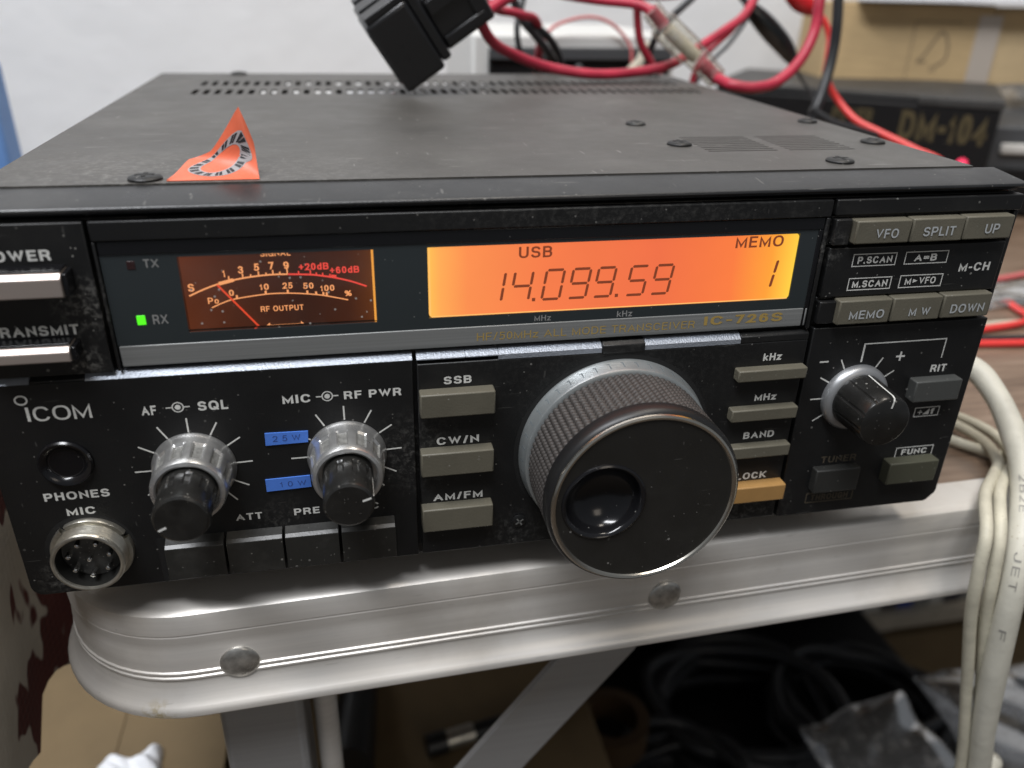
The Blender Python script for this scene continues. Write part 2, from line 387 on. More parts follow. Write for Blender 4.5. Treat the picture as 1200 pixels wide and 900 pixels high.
def box(bm, x0, x1, y0, y1, z0, z1, mi=0):
    v = [bm.verts.new(p) for p in ((x0, y0, z0), (x1, y0, z0), (x1, y1, z0), (x0, y1, z0), (x0, y0, z1), (x1, y0, z1), (x1, y1, z1), (x0, y1, z1))]
    for q in ((0, 1, 2, 3), (4, 7, 6, 5), (0, 4, 5, 1), (1, 5, 6, 2), (2, 6, 7, 3), (3, 7, 4, 0)):
        f = bm.faces.new([v[i] for i in q]); f.material_index = mi
    return v

def prism(bm, pts, y0, y1, mi=0):
    """outline in the x-z plane pushed from y0 to y1"""
    a = [bm.verts.new((x, y0, z)) for x, z in pts]; b = [bm.verts.new((x, y1, z)) for x, z in pts]
    n = len(pts)
    fs = [bm.faces.new(a), bm.faces.new(b[::-1])]
    for i in range(n): fs.append(bm.faces.new([a[i], b[i], b[(i + 1) % n], a[(i + 1) % n]]))
    for f in fs: f.material_index = mi
    return a + b

def profx(bm, pts, x0, x1, mi=0):
    """outline in the y-z plane pushed along x"""
    a = [bm.verts.new((x0, y, z)) for y, z in pts]; b = [bm.verts.new((x1, y, z)) for y, z in pts]
    n = len(pts); bm.faces.new(a); bm.faces.new(b[::-1])
    for i in range(n): bm.faces.new([a[i], b[i], b[(i + 1) % n], a[(i + 1) % n]])

def rect_round(x0, x1, z0, z1, r, n=4):
    out = []
    for cx, cz, a0 in ((x1 - r, z1 - r, 0), (x0 + r, z1 - r, 90), (x0 + r, z0 + r, 180), (x1 - r, z0 + r, 270)):
        for k in range(n + 1):
            a = math.radians(a0 + 90 * k / n); out.append((cx + r * math.cos(a), cz + r * math.sin(a)))
    return out

def lathe(bm, prof, cx, cz, seg=72, rfun=None, mi=0, close0=True, close1=True, a0=0, a1=360):
    """prof: (radius, distance in front of the panel) pairs; axis along -y"""
    full = abs(a1 - a0) >= 359.9
    rings = []
    na = seg if full else seg + 1
    for k, (r, d) in enumerate(prof):
        ring = []
        for i in range(na):
            t = math.radians(a0 + (a1 - a0) * i / seg)
            rr = r - (rfun(t, k) if rfun else 0)
            ring.append(bm.verts.new((cx + rr * math.cos(t), -d, cz + rr * math.sin(t))))
        rings.append(ring)
    for k in range(len(rings) - 1):
        for i in range(seg if full else na - 1):
            j = (i + 1) % na
            f = bm.faces.new([rings[k][i], rings[k][j], rings[k + 1][j], rings[k + 1][i]]); f.material_index = mi
    if full:
        if close0: bm.faces.new(rings[0][::-1]).material_index = mi
        if close1: bm.faces.new(rings[-1]).material_index = mi
    return rings

def spline(pts, n=10):
    P = [Vector(p) for p in pts]; P = [P[0] * 2 - P[1]] + P + [P[-1] * 2 - P[-2]]
    out = []
    for i in range(1, len(P) - 2):
        for k in range(n):
            t = k / n; a, b, c, d = P[i - 1], P[i], P[i + 1], P[i + 2]
            out.append(0.5 * ((2 * b) + (c - a) * t + (2 * a - 5 * b + 4 * c - d) * t * t + (3 * b - a - 3 * c + d) * t ** 3))
    out.append(P[-2]); return out

def tube(bm, pts, r, seg=14, smooth=True, mi=0, cap=True):
    P = spline(pts) if smooth else [Vector(p) for p in pts]
    up = Vector((0, 0, 1)); rings = []; n = len(P)
    prev = None
    for i, p in enumerate(P):
        t = (P[min(i + 1, n - 1)] - P[max(i - 1, 0)]).normalized()
        if prev is None:
            s = t.cross(up); s = s if s.length > 1e-3 else t.cross(Vector((1, 0, 0)))
        else: s = prev - t * prev.dot(t)
        s.normalize(); prev = s; w = t.cross(s)
        rr = r(i / (n - 1)) if callable(r) else r
        rings.append([bm.verts.new(p + (s * math.cos(2 * PI * k / seg) + w * math.sin(2 * PI * k / seg)) * rr) for k in range(seg)])
    for i in range(n - 1):
        for k in range(seg):
            f = bm.faces.new([rings[i][k], rings[i][(k + 1) % seg], rings[i + 1][(k + 1) % seg], rings[i + 1][k]]); f.material_index = mi
    if cap:
        bm.faces.new(rings[0][::-1]).material_index = mi; bm.faces.new(rings[-1]).material_index = mi

# a plain grotesque drawn with strokes: every glyph is a list of centre lines in a unit box, plus its width
def _arc(cx, cy, rx, ry, a0, a1, n=12, e=0.86):
    o = []
    for k in range(n + 1):
        t = math.radians(a0 + (a1 - a0) * k / n); c, q = math.cos(t), math.sin(t)
        o.append((cx + rx * math.copysign(abs(c) ** e, c), cy + ry * math.copysign(abs(q) ** e, q)))
    return o
_bow = lambda y0, y1, x=1.0, m=0.62: [(0, y1), (m, y1)] + _arc(m, (y0 + y1) / 2, x - m, (y1 - y0) / 2, 80, -80, 8, 0.9) + [(m, y0), (0, y0)]
GLYPH = {
 'A': (.80, [[(0, 0), (.5, 1), (1, 0)], [(.2, .34), (.8, .34)]]),
 'B': (.68, [[(0, 0), (0, 1)], _bow(.53, 1, .94, .58), _bow(0, .53, 1.0, .6)]),
 'C': (.76, [_arc(.5, .5, .5, .5, 38, 322, 20)]),
 'D': (.72, [[(0, 0), (0, 1)], [(0, 1), (.42, 1)] + _arc(.42, .5, .58, .5, 84, -84, 12) + [(.42, 0), (0, 0)]]),
 'E': (.60, [[(1, 1), (0, 1), (0, 0), (1, 0)], [(0, .52), (.9, .52)]]),
 'F': (.58, [[(1, 1), (0, 1), (0, 0)], [(0, .5), (.88, .5)]]),
 'G': (.78, [_arc(.5, .5, .5, .5, 38, 330, 20) + [(1.0, .46)], [(.56, .46), (1, .46), (1, 0)]]),
 'H': (.70, [[(0, 0), (0, 1)], [(1, 0), (1, 1)], [(0, .52), (1, .52)]]),
 'I': (.17, [[(.5, 0), (.5, 1)]]),
 'J': (.56, [[(1, 1), (1, .3)] + _arc(.5, .3, .5, .3, 0, -180, 10)]),
 'K': (.72, [[(0, 0), (0, 1)], [(1, 1), (0, .34)], [(.3, .56), (1, 0)]]),
 'L': (.56, [[(0, 1), (0, 0), (1, 0)]]),
 'M': (.82, [[(0, 0), (0, 1), (.5, .06), (1, 1), (1, 0)]]),
 'N': (.70, [[(0, 0), (0, 1), (1, 0), (1, 1)]]),
 'O': (.80, [_arc(.5, .5, .5, .5, 0, 360, 28) + ['c']]),
 'P': (.66, [[(0, 0), (0, 1)], _bow(.44, 1)]),
 'Q': (.80, [_arc(.5, .5, .5, .5, 0, 360, 28) + ['c'], [(.6, .26), (.98, -.02)]]),
 'R': (.70, [[(0, 0), (0, 1)], _bow(.47, 1, .95), [(.56, .47), (.86, .3), (.96, 0)]]),
 'S': (.68, [_arc(.5, .755, .47, .245, 22, 268, 14) + _arc(.5, .255, .5, .255, 88, -160, 14)]),
 'T': (.64, [[(0, 1), (1, 1)], [(.5, 1), (.5, 0)]]),
 'U': (.70, [[(0, 1), (0, .34)] + _arc(.5, .34, .5, .34, 180, 360, 14) + [(1, .34), (1, 1)]]),
 'V': (.76, [[(0, 1), (.5, 0), (1, 1)]]),
 'W': (1.0, [[(0, 1), (.26, 0), (.5, .96), (.74, 0), (1, 1)]]),
 'X': (.74, [[(0, 0), (1, 1)], [(0, 1), (1, 0)]]),
 'Y': (.74, [[(0, 1), (.5, .45), (1, 1)], [(.5, .45), (.5, 0)]]),
 'Z': (.66, [[(0, 1), (1, 1), (0, 0), (1, 0)]]),
 'k': (.56, [[(0, 0), (0, 1)], [(.95, .68), (0, .24)], [(.36, .42), (1, 0)]]),
 'z': (.54, [[(0, .68), (1, .68), (0, 0), (1, 0)]]),
 'd': (.56, [[(1, 0), (1, 1)], _arc(.5, .34, .5, .34, 0, 360, 16) + ['c']]),
 'o': (.56, [_arc(.5, .34, .5, .34, 0, 360, 18) + ['c']]),
 'f': (.34, [[(.42, 0), (.42, .75), (.55, .97), (1, 1)], [(0, .66), (.95, .66)]]),
 '0': (.56, [_arc(.5, .5, .5, .5, 0, 360, 24, .8) + ['c']]),
 '1': (.30, [[(0, .72), (.5, .80), (.75, 1), (.75, 0)]]),
 '2': (.56, [_arc(.5, .72, .5, .28, 170, -30, 10) + [(.62, .34), (0, 0), (1, 0)]]),
 '3': (.56, [_arc(.48, .76, .46, .24, 165, -82, 10) + _arc(.48, .26, .52, .26, 82, -165, 10)]),
 '4': (.60, [[(.74, 0), (.74, 1), (0, .28), (1, .28)]]),
 '5': (.56, [[(.94, 1), (.16, 1), (.06, .47)] + _arc(.44, .32, .56, .32, 118, -138, 12)]),
 '6': (.56, [_arc(.5, .5, .5, .5, 50, 190, 10), _arc(.5, .31, .5, .31, 0, 360, 18) + ['c']]),
 '7': (.54, [[(0, 1), (1, 1), (.36, 0)]]),
 '8': (.56, [_arc(.5, .75, .44, .25, 0, 360, 18) + ['c'], _arc(.5, .27, .5, .27, 0, 360, 18) + ['c']]),
 '9': (.56, [_arc(.5, .69, .5, .31, 0, 360, 18) + ['c'], _arc(.5, .5, .5, .5, 10, -130, 10)]),
 '.': (.17, [[(.5, 0), (.5, .03)]]),
 '-': (.36, [[(0, .42), (1, .42)]]),
 '=': (.56, [[(0, .64), (1, .64)], [(0, .36), (1, .36)]]),
 '+': (.56, [[(0, .48), (1, .48)], [(.5, .16), (.5, .80)]]),
 '/': (.40, [[(0, -.02), (1, 1.02)]]),
 '%': (.80, [[(.16, 0), (.84, 1)], _arc(.2, .76, .2, .22, 0, 360, 12) + ['c'], _arc(.8, .24, .2, .22, 0, 360, 12) + ['c']]),
}
def text_mesh(s, t=0.16, spacing=0.17):
    """vertices (x, y, layer) and faces of a line of lettering of cap height 1 and stroke width t"""
    V, F = [], []; x = 0.0; layer = 0
    for ch in s:
        if ch == ' ': x += 0.42; continue
        w, strokes = GLYPH[ch]; w = max(w, t * 1.02)
        for st in strokes:
            layer += 1
            closed = st[-1] == 'c'; pts = [p for p in st if p != 'c']
            P = [Vector((x + t / 2 + (w - t) * a, t / 2 + (1 - t) * b)) for a, b in pts]
            Q = [P[0]]
            for p in P[1:]:
                if (p - Q[-1]).length > 1e-3: Q.append(p)
            if closed and (Q[-1] - Q[0]).length < 1e-3: Q.pop()
            P = Q; n = len(P); top = max(p.y for p in P) + t / 2; low = min(p.y for p in P) - t / 2
            L, R_ = [], []
            for i in range(n):
                a = P[i - 1] if (i or closed) else None; b = P[(i + 1) % n] if (i < n - 1 or closed) else None
                d0 = (P[i] - a).normalized() if a is not None else None; d1 = (b - P[i]).normalized() if b is not None else None
                p = P[i]
                if d0 is None: p = p - d1 * t / 2; m = Vector((-d1.y, d1.x)) * t / 2
                elif d1 is None: p = p + d0 * t / 2; m = Vector((-d0.y, d0.x)) * t / 2
                else:
                    n0, n1 = Vector((-d0.y, d0.x)), Vector((-d1.y, d1.x)); m = n0 + n1
                    if m.length < 1e-3: m = n0.copy()
                    m.normalize(); m *= (t / 2) / max(0.30, m.dot(n0))
                L.append(p + m); R_.append(p - m)
            k0 = len(V); cl = lambda v: (v.x, min(top, max(low, v.y)), layer)
            for a, b in zip(L, R_): V += [cl(a), cl(b)]
            for i in range(n if closed else n - 1):
                j = (i + 1) % n; F.append((k0 + 2 * i, k0 + 2 * i + 1, k0 + 2 * j + 1, k0 + 2 * j))
        x += w + spacing
    return V, F

def text(bm, s, x0, x1, z0, z1, y=-0.05, t=0.16, spacing=0.17, mi=0, place=None):
    """lettering fitted to the rectangle x0..x1, z0..z1 on the plane y (or through place(u, v, lift))"""
    V, F = text_mesh(s, t, spacing)
    ax, bx = min(v[0] for v in V), max(v[0] for v in V)
    ay, by = 0.0, 1.0
    vs = []
    for v in V:
        u = x0 + (v[0] - ax) / (bx - ax) * (x1 - x0); w = z0 + (v[1] - ay) / (by - ay) * (z1 - z0); lift = 0.004 * (v[2] % 5)
        vs.append(bm.verts.new(place(u, w, lift) if place else (u, y - lift, w)))
    for f in F:
        try: bm.faces.new([vs[i] for i in f]).material_index = mi
        except ValueError: pass

def seg(bm, x0, z0, x1, z1, w, y=-0.05, mi=0):
    d = Vector((x1 - x0, z1 - z0)); n = Vector((-d.y, d.x)).normalized() * w / 2
    f = bm.faces.new([bm.verts.new((p[0], y, p[1])) for p in ((x0 + n.x, z0 + n.y), (x1 + n.x, z1 + n.y), (x1 - n.x, z1 - n.y), (x0 - n.x, z0 - n.y))])
    f.material_index = mi

def frame(bm, x0, x1, z0, z1, w=0.28, y=-0.05):
    seg(bm, x0 - w / 2, z0, x1 + w / 2, z0, w, y); seg(bm, x0 - w / 2, z1, x1 + w / 2, z1, w, y)
    seg(bm, x0, z0 + w / 2, x0, z1 - w / 2, w, y); seg(bm, x1, z0 + w / 2, x1, z1 - w / 2, w, y)

def arc_line(bm, pts, w, y):
    for a, b in zip(pts, pts[1:]): seg(bm, a[0], a[1], b[0], b[1], w, y)

def front(x, z, d):
    """a point measured on the panel plane, carried to a face standing d mm in front of it"""
    k = (168.4 - d) / 168.4
    return CAMP.x + (x - CAMP.x) * k, CAMP.z + (z - CAMP.z) * k

# ------------------------------------------------------------------ the setting
bm = bmesh.new(); box(bm, -1600, 1900, 520, 540, -712, 1500); link('wall', bm, M['wall'], kind='structure')
bm = bmesh.new(); box(bm, -1600, 1900, -2200, 519, -732, -712); link('floor', bm, M['floor'], kind='structure')

# ------------------------------------------------------------------ folding table
TZ = -12.0
TANG = math.radians(1.75)
TO = Vector((-124.0, -1.4, TZ))                       # front left corner of the edge profile, before rounding
def tp(x, y, z):                                       # table coordinates -> scene
    c, s = math.cos(TANG), math.sin(TANG)
    return Vector((TO.x + x * c - y * s, TO.y + x * s + y * c, TO.z + z))
table = thing('folding_table', (100, 200, -712), 'folding table with wood print top and riveted aluminium edge', 'table')
TW, TD, RC = 700, 500, 36
bm = bmesh.new(); pts = []
inn = 13
pl = [(RC, inn), (TW, inn), (TW, TD), (inn, TD), (inn, RC)]
for k in range(1, 8):
    a = math.radians(180 + 90 * k / 8); pl.append((RC + (RC - inn) * math.cos(a), RC + (RC - inn) * math.sin(a)))
vs = [bm.verts.new(tp(x, y, 0)) for x, y in pl]; vb = [bm.verts.new(tp(x, y, -24)) for x, y in pl]
bm.faces.new(vs); bm.faces.new(vb[::-1])
for i in range(len(pl)): bm.faces.new([vs[i], vb[i], vb[(i + 1) % len(pl)], vs[(i + 1) % len(pl)]])
link('tabletop', bm, M['wood'], table)
# aluminium edge: one profile swept along the front, round the corner and up the left side
prof = [(-14, -0.5), (-14, 0.9), (-3.0, 1.15), (-1.4, 0.85), (-0.4, 0.1), (0, -1.2), (0.05, -5.8), (-0.10, -6.0), (-0.10, -6.4), (0.0, -6.6),
        (-0.15, -9.0), (-0.25, -10.0), (-0.1, -11.5), (0.10, -13.5), (0.15, -17.8), (0.55, -18.1), (0.55, -18.7), (0.15, -19.0), (0.15, -19.5), (0.55, -19.8),
        (0.55, -20.4), (0.12, -20.8), (0.35, -22.5), (1.0, -24.6), (2.1, -26.4), (3.0, -27.4), (3.6, -28.0), (3.9, -28.8), (3.8, -30.2), (3.3, -30.9), (2.5, -31.1), (-9, -31.1), (-9, -28.5)]
path = [((TW, 0), (0, -1)), ((RC, 0), (0, -1))]
for k in range(1, 14):
    a = math.radians(270 - 90 * k / 14); path.append(((RC + RC * math.cos(a), RC + RC * math.sin(a)), (math.cos(a), math.sin(a))))
path += [((0, RC), (-1, 0)), ((0, TD), (-1, 0))]
bm = bmesh.new(); rings = []
for (px, py), (nx, ny) in path:
    rings.append([bm.verts.new(tp(px + nx * o, py + ny * o, z)) for o, z in prof])
for a, b in zip(rings, rings[1:]):
    for i in range(len(prof) - 1): bm.faces.new([a[i], a[i + 1], b[i + 1], b[i]])
trim = link('edge_trim', bm, M['alu'], table, smooth=28)
for rx, rz in ((47.0, -17.0), (166.0, -15.8)):
    bm = bmesh.new()
    lathe(bm, [(5.1, -0.3), (5.05, 0.45), (4.8, 0.7), (4.2, 0.85), (3.2, 1.15), (1.6, 1.3), (0.4, 1.33)], 0, 0, 32)
    for v in bm.verts: v.co = tp(rx + v.co.x, v.co.y, rz + v.co.z)
    link('rivet', bm, M['rivet'], trim)
def prism3(bm, quad, thick):                          # a flat bar: outline in the x-z plane with depth in y
    prism(bm, quad, thick[0], thick[1])
bm = bmesh.new(); box(bm, -88, -64.5, 12, 36, -711, TZ - 27)
link('leg', bm, M['alu_dull'], table, bevel=2.0)
bm = bmesh.new(); tube(bm, [(-58.5, 22, TZ - 27), (-58.5, 22, -711)], 3.6, 16, smooth=False)
link('leg_tube', bm, M['alu'], table)
for lx, ly in ((520, 20), (520, 440), (-88, 440)):
    bm = bmesh.new(); box(bm, lx, lx + 24, ly, ly + 24, -711, TZ - 27); link('leg', bm, M['alu_dull'], table, bevel=2.0)
bm = bmesh.new(); prism(bm, [(24, -56), (48, -56), (43, -67), (-319, -552), (-329, -540)], 22, 24.5)
link('leg_brace', bm, M['alu_dull'], table, bevel=0.5)

# ------------------------------------------------------------------ the radio
radio = thing('radio_transceiver', (0, 114, TZ), 'black desktop radio transceiver with a glowing orange display, standing on the table edge', 'radio')

# top cover with two rows of long vent slots and a field of fine slits over the speaker
holes = []
xa = -94.0
while xa < 106: holes += [(xa, xa + 2.1, 157.5, 170.5), (xa, xa + 2.1, 184, 197.5)]; xa += 4.0
for k in range(9):
    y = 36.5 + k * 2.55
    holes += [(53.5, 73.5, y, y + 0.8), (76.8, 96.5, y, y + 0.8)]
XL, XR, YF, YB, ZT = -115.3, 114.5, 12.6, 228.6, 92.8
xs = sorted({XL, XR} | {h[0] for h in holes} | {h[1] for h in holes}); ys = sorted({YF, YB} | {h[2] for h in holes} | {h[3] for h in holes})
cut = set()
import bisect
for h in holes:
    for i in range(bisect.bisect_left(xs, h[0]), bisect.bisect_left(xs, h[1])):
        for j in range(bisect.bisect_left(ys, h[2]), bisect.bisect_left(ys, h[3])): cut.add((i, j))
bm = bmesh.new(); G = {}
def gv(i, j, z):
    if (i, j, z) not in G: G[(i, j, z)] = bm.verts.new((xs[i], ys[j], z))
    return G[(i, j, z)]
ZU = ZT - 0.5
nx, ny = len(xs) - 1, len(ys) - 1
solid = lambda i, j: 0 <= i < nx and 0 <= j < ny and (i, j) not in cut
for i in range(nx):
    for j in range(ny):
        if (i, j) in cut: continue
        bm.faces.new([gv(i, j, ZT), gv(i + 1, j, ZT), gv(i + 1, j + 1, ZT), gv(i, j + 1, ZT)])
        bm.faces.new([gv(i, j, ZU), gv(i, j + 1, ZU), gv(i + 1, j + 1, ZU), gv(i + 1, j, ZU)])
        for (di, dj, p, q) in ((-1, 0, (i, j), (i, j + 1)), (1, 0, (i + 1, j + 1), (i + 1, j)), (0, -1, (i + 1, j), (i, j)), (0, 1, (i, j + 1), (i + 1, j + 1))):
            if not solid(i + di, j + dj): bm.faces.new([gv(*p, ZT), gv(*q, ZT), gv(*q, ZU), gv(*p, ZU)])
top = link('top_cover', bm, M['cover'], radio, smooth=30)
bm = bmesh.new()
box(bm, XL, XL + 1.2, YF, YB, 3, ZT - 1.02); box(bm, XR - 1.2, XR, YF, YB, 3, ZT - 1.02)
box(bm, XL + 1.25, XR - 1.25, YB - 2, YB, 3, ZT - 1.02); box(bm, XL + 1.25, XR - 1.25, 5, YB - 2.05, 2, 4)
link('case_body', bm, M['cover'], radio)
bm = bmesh.new()                                       # added plates and tabs; the pale ones stand in for light in the slots
box(bm, -80, -2, 150, 205, 84.0, 84.8); box(bm, -1.5, 112, 150, 205, 82.0, 82.8, 1)
for x0, x1 in ((-78, -71), (-66, -62), (-54, -47), (-38, -35), (-20, -17)): box(bm, x0, x1, 151, 204, 84.8, 86.6, 1)
for k in range(34):
    u = random.random(); x = -70.2 + 4 * k
    if x > 18: continue
    if u < 0.45: box(bm, x + 0.3, x + 2.4, 166 + 1.5 * u, 171.5, 90.0, 92.1, 0)
    if u > 0.42: box(bm, x + 0.3, x + 2.4, 193 + 1.5 * u, 198.5, 90.0, 92.1, 0)
link('slot_light_plates', bm, [M['inside'], M['hole']], radio)
bm = bmesh.new(); tube(bm, [(-26, 150, 88), (-19, 165, 89), (-14, 175, 88), (-10, 200, 86)], 1.6, 10)
link('inner_wire', bm, M['red_bright'], radio)
for i, (x, y, r) in enumerate(((-82.9, 16.6, 3.5), (-83.0, 224.5, 3.5), (48.6, 81, 3.1), (49.2, 46.5, 3.4), (108.2, 82.7, 3.1), (107.6, 45.5, 3.4), (82.0, 20.5, 3.5), (-2, 221, 3.4), (106, 221, 3.4))):
    bm = bmesh.new(); n = 32
    rings = []
    for rr, zz in ((r, 0), (r, 0.4), (r * 0.93, 0.7), (r * 0.7, 0.95), (r * 0.4, 1.05)):
        rings.append([bm.verts.new((x + rr * math.cos(2 * PI * k / n), y + rr * math.sin(2 * PI * k / n), ZT + 0.02 + zz)) for k in range(n)])
    for a, b in zip(rings, rings[1:]):
        for k in range(n): bm.faces.new([a[k], a[(k + 1) % n], b[(k + 1) % n], b[k]])
    bm.faces.new(rings[-1])
    w = link('cover_screw', bm, M['screw'], radio)
    bm = bmesh.new(); box(bm, x - r * 0.55, x + r * 0.55, y - 0.4, y + 0.4, ZT + 0.8, ZT + 1.11); box(bm, x - 0.4, x + 0.4, y - r * 0.55, y + r * 0.55, ZT + 0.8, ZT + 1.12)
    link('cross_slot', bm, M['hole'], w)

# bezel
bm = bmesh.new()
profx(bm, [(14, 92.0), (12.3, 92.45), (1.2, 91.3), (0.3, 91.0), (0, 90.7), (0.0, 90.25), (0.35, 90.0), (3.0, 89.9), (3.0, 88.9), (14, 88.9)], -120.5, 120.5)
link('top_bezel', bm, M['bezel'], radio, smooth=20, bevel=0.25)

# front panel plates, parted by grooves
bm = bmesh.new()
for a in ((-119.8, -80.5, 0.6, 88.6), (-32, 119.8, 0.6, 88.6), (-80.5, -32, 0.6, 59.5), (-80.5, -32, 84.6, 88.6)): box(bm, a[0], a[1], 2.6, 14, a[2], a[3])
def plate(pts, y0=0.0, y1=2.55): prism(bm, pts, y0, y1)
plate([(-120.5, 2.0), (-120.2, 0.9), (-119.6, 0.1), (-118.8, -0.4), (-117.8, -0.6), (-29.35, -0.6), (-29.35, 54.5), (-120.5, 54.5)])
plate([(-28.35, -0.4), (69.6, -0.4), (69.6, 53.3), (-28.35, 53.3)])
plate([(70.6, -0.9), (117.2, -0.9), (118.0, -0.6), (120.2, 1.7), (120.5, 2.6), (120.5, 56.2), (70.6, 56.2)])
plate([(-120.5, 56.0), (-92.2, 56.0), (-92.2, 88.4), (-120.5, 88.4)])
plate([(-91.4, 84.3), (69.3, 84.3), (69.3, 88.4), (-91.4, 88.4)])
plate([(-91.4, 56.2), (-90.75, 56.2), (-90.75, 84.2), (-91.4, 84.2)])
plate([(68.3, 56.2), (69.3, 56.2), (69.3, 84.2), (68.3, 84.2)])
plate([(70.2, 84.6), (120.5, 84.6), (120.5, 88.4), (70.2, 88.4)])
plate([(70.6, 64.2), (119.0, 64.2), (119.0, 76.8), (70.6, 76.8)], 0.0)
plate([(70.3, 57.0), (119.0, 57.0), (119.0, 64.0), (70.3, 64.0)], 1.4)
plate([(70.3, 77.0), (119.0, 77.0), (119.0, 84.4), (70.3, 84.4)], 1.4)
plate([(119.2, 56.6), (120.5, 56.6), (120.5, 84.4), (119.2, 84.4)], 0.6)
plate([(70.4, 77.6), (74.6, 77.6), (74.6, 83.9), (70.4, 83.9)], -0.8)
plate([(70.4, 57.6), (75.0, 57.6), (75.0, 63.4), (70.4, 63.4)], -0.8)
fp = link('front_panel', bm, M['panel'], radio, smooth=20, bevel=0.3)
bm = bmesh.new(); box(bm, -116, 116, 4, 16, -3.5, 0.5)
link('bottom_lip', bm, M['black'], radio, bevel=0.8)
for fx, fy in ((-95, 30), (92, 30), (-95, 200), (92, 200)):
    bm = bmesh.new(); tube(bm, [(fx, fy, TZ + 0.9), (fx, fy, 2.2)], 7.5, 24, smooth=False); link('foot', bm, M['black'], radio)

# silver line on the upper edge of the lower panels
bm = bmesh.new()
def strip(x0, x1, zlow):
    prof_ = [(-0.06, zlow), (-0.06, 54.55), (0.25, 54.75), (1.5, 55.75), (2.5, 55.75), (2.5, zlow)]
    profx(bm, prof_, x0, x1)
strip(-98.3, -29.35, 54.5); strip(-120.5, -109.2, 54.5)
strip(-28.35, -17.2, 54.3); strip(-17.1, -9.5, 54.3); strip(-9.4, 15.6, 53.35); strip(26.4, 51.2, 53.35)
link('silver_line', bm, M['strip_paint'], radio, smooth=15)
bm = bmesh.new()
profx(bm, [(0.0, 53.3), (0.0, 55.0), (1.4, 55.7), (2.5, 55.7), (2.5, 53.3)], 51.3, 69.6); link('black_edge', bm, M['panel'], radio, smooth=15, bevel=0.2)
bm = bmesh.new(); profx(bm, [(-0.5, 53.2), (-0.5, 55.2), (0.6, 55.9), (2.5, 55.9), (2.5, 53.2)], 15.7, 26.3); link('dial_tab', bm, M['panel'], radio, smooth=15, bevel=0.2)
bm = bmesh.new()
for x0, x1 in ((-109.1, -98.4),): profx(bm, [(0.0, 54.5), (0.0, 54.9), (1.4, 55.7), (2.5, 55.7), (2.5, 54.5)], x0, x1)
link('black_edge', bm, M['panel'], radio, smooth=15, bevel=0.2)

# display window: plate with openings for meter and lcd
MX0, MX1, MZ0, MZ1 = -76.1, -36.7, 63.9, 80.5
LX0, LX1, LZ0, LZ1 = -25.2, 62.5, 64.2, 80.5
bm = bmesh.new()
WX0, WX1, WZ0, WZ1 = -90.6, 68.2, 61.65, 84.2
for a in ((WX0, MX0, WZ0, WZ1), (MX0, MX1, MZ1, WZ1), (MX0, MX1, WZ0, MZ0), (MX1, LX0, WZ0, WZ1), (LX0, LX1, LZ1, WZ1), (LX0, LX1, WZ0, LZ0), (LX1, WX1, WZ0, WZ1)):
    box(bm, a[0], a[1], 0.7, 2.5, a[2], a[3])
bmesh.ops.remove_doubles(bm, verts=bm.verts[:], dist=0.001)
win = link('display_window', bm, M['window'], radio)
bm = bmesh.new(); box(bm, WX0, WX1, 0.45, 2.5, 81.35, 84.2); box(bm, 67.1, WX1, 0.45, 2.5, 57, 81.3)
link('window_border', bm, M['gloss'], win, bevel=0.15)
bm = bmesh.new(); box(bm, WX0 + 0.2, 67.0, 0.5, 2.5, 56.9, 61.6); box(bm, 67.4, 67.9, 0.35, 2.5, 57, 61.6)
band = link('silver_band', bm, M['band'], win, bevel=0.2)
def word(name, m, parent, t, y, *items):
    for it in items:
        bm = bmesh.new(); text(bm, it[0], *it[1:5], y, t); link(name, bm, m, parent)
word('band_lettering', M['gold'], win, 0.12, 0.46, ('HF/50MHz ALL MODE TRANSCEIVER', -14.4, 38.7, 58.1, 60.0))
word('band_lettering', M['gold'], win, 0.2, 0.46, ('IC-726S', 41.0, 61.6, 58.6, 60.9))
M['ink_win'] = mat('grey window ink', (0.24, 0.24, 0.235), 0.6)
word('window_lettering', M['ink_win'], win, 0.16, 0.66, ('TX', -82.6, -79.7, 78.5, 80.3), ('RX', -82.8, -79.8, 66.2, 68.3), ('MHz', -1.0, 3.0, 62.1, 63.5), ('kHz', 18.8, 22.7, 62.0, 63.5))
bm = bmesh.new(); box(bm, -85.9, -84.2, 0.6, 2, 66.2, 68.3); link('receive_lamp', bm, M['led_green'], radio, bevel=0.1, label='lit green receive lamp')
bm = bmesh.new(); box(bm, -85.8, -84.2, 0.6, 2, 78.2, 80.0); link('transmit_lamp', bm, M['led_off'], radio, bevel=0.1, label='unlit dark red transmit lamp')

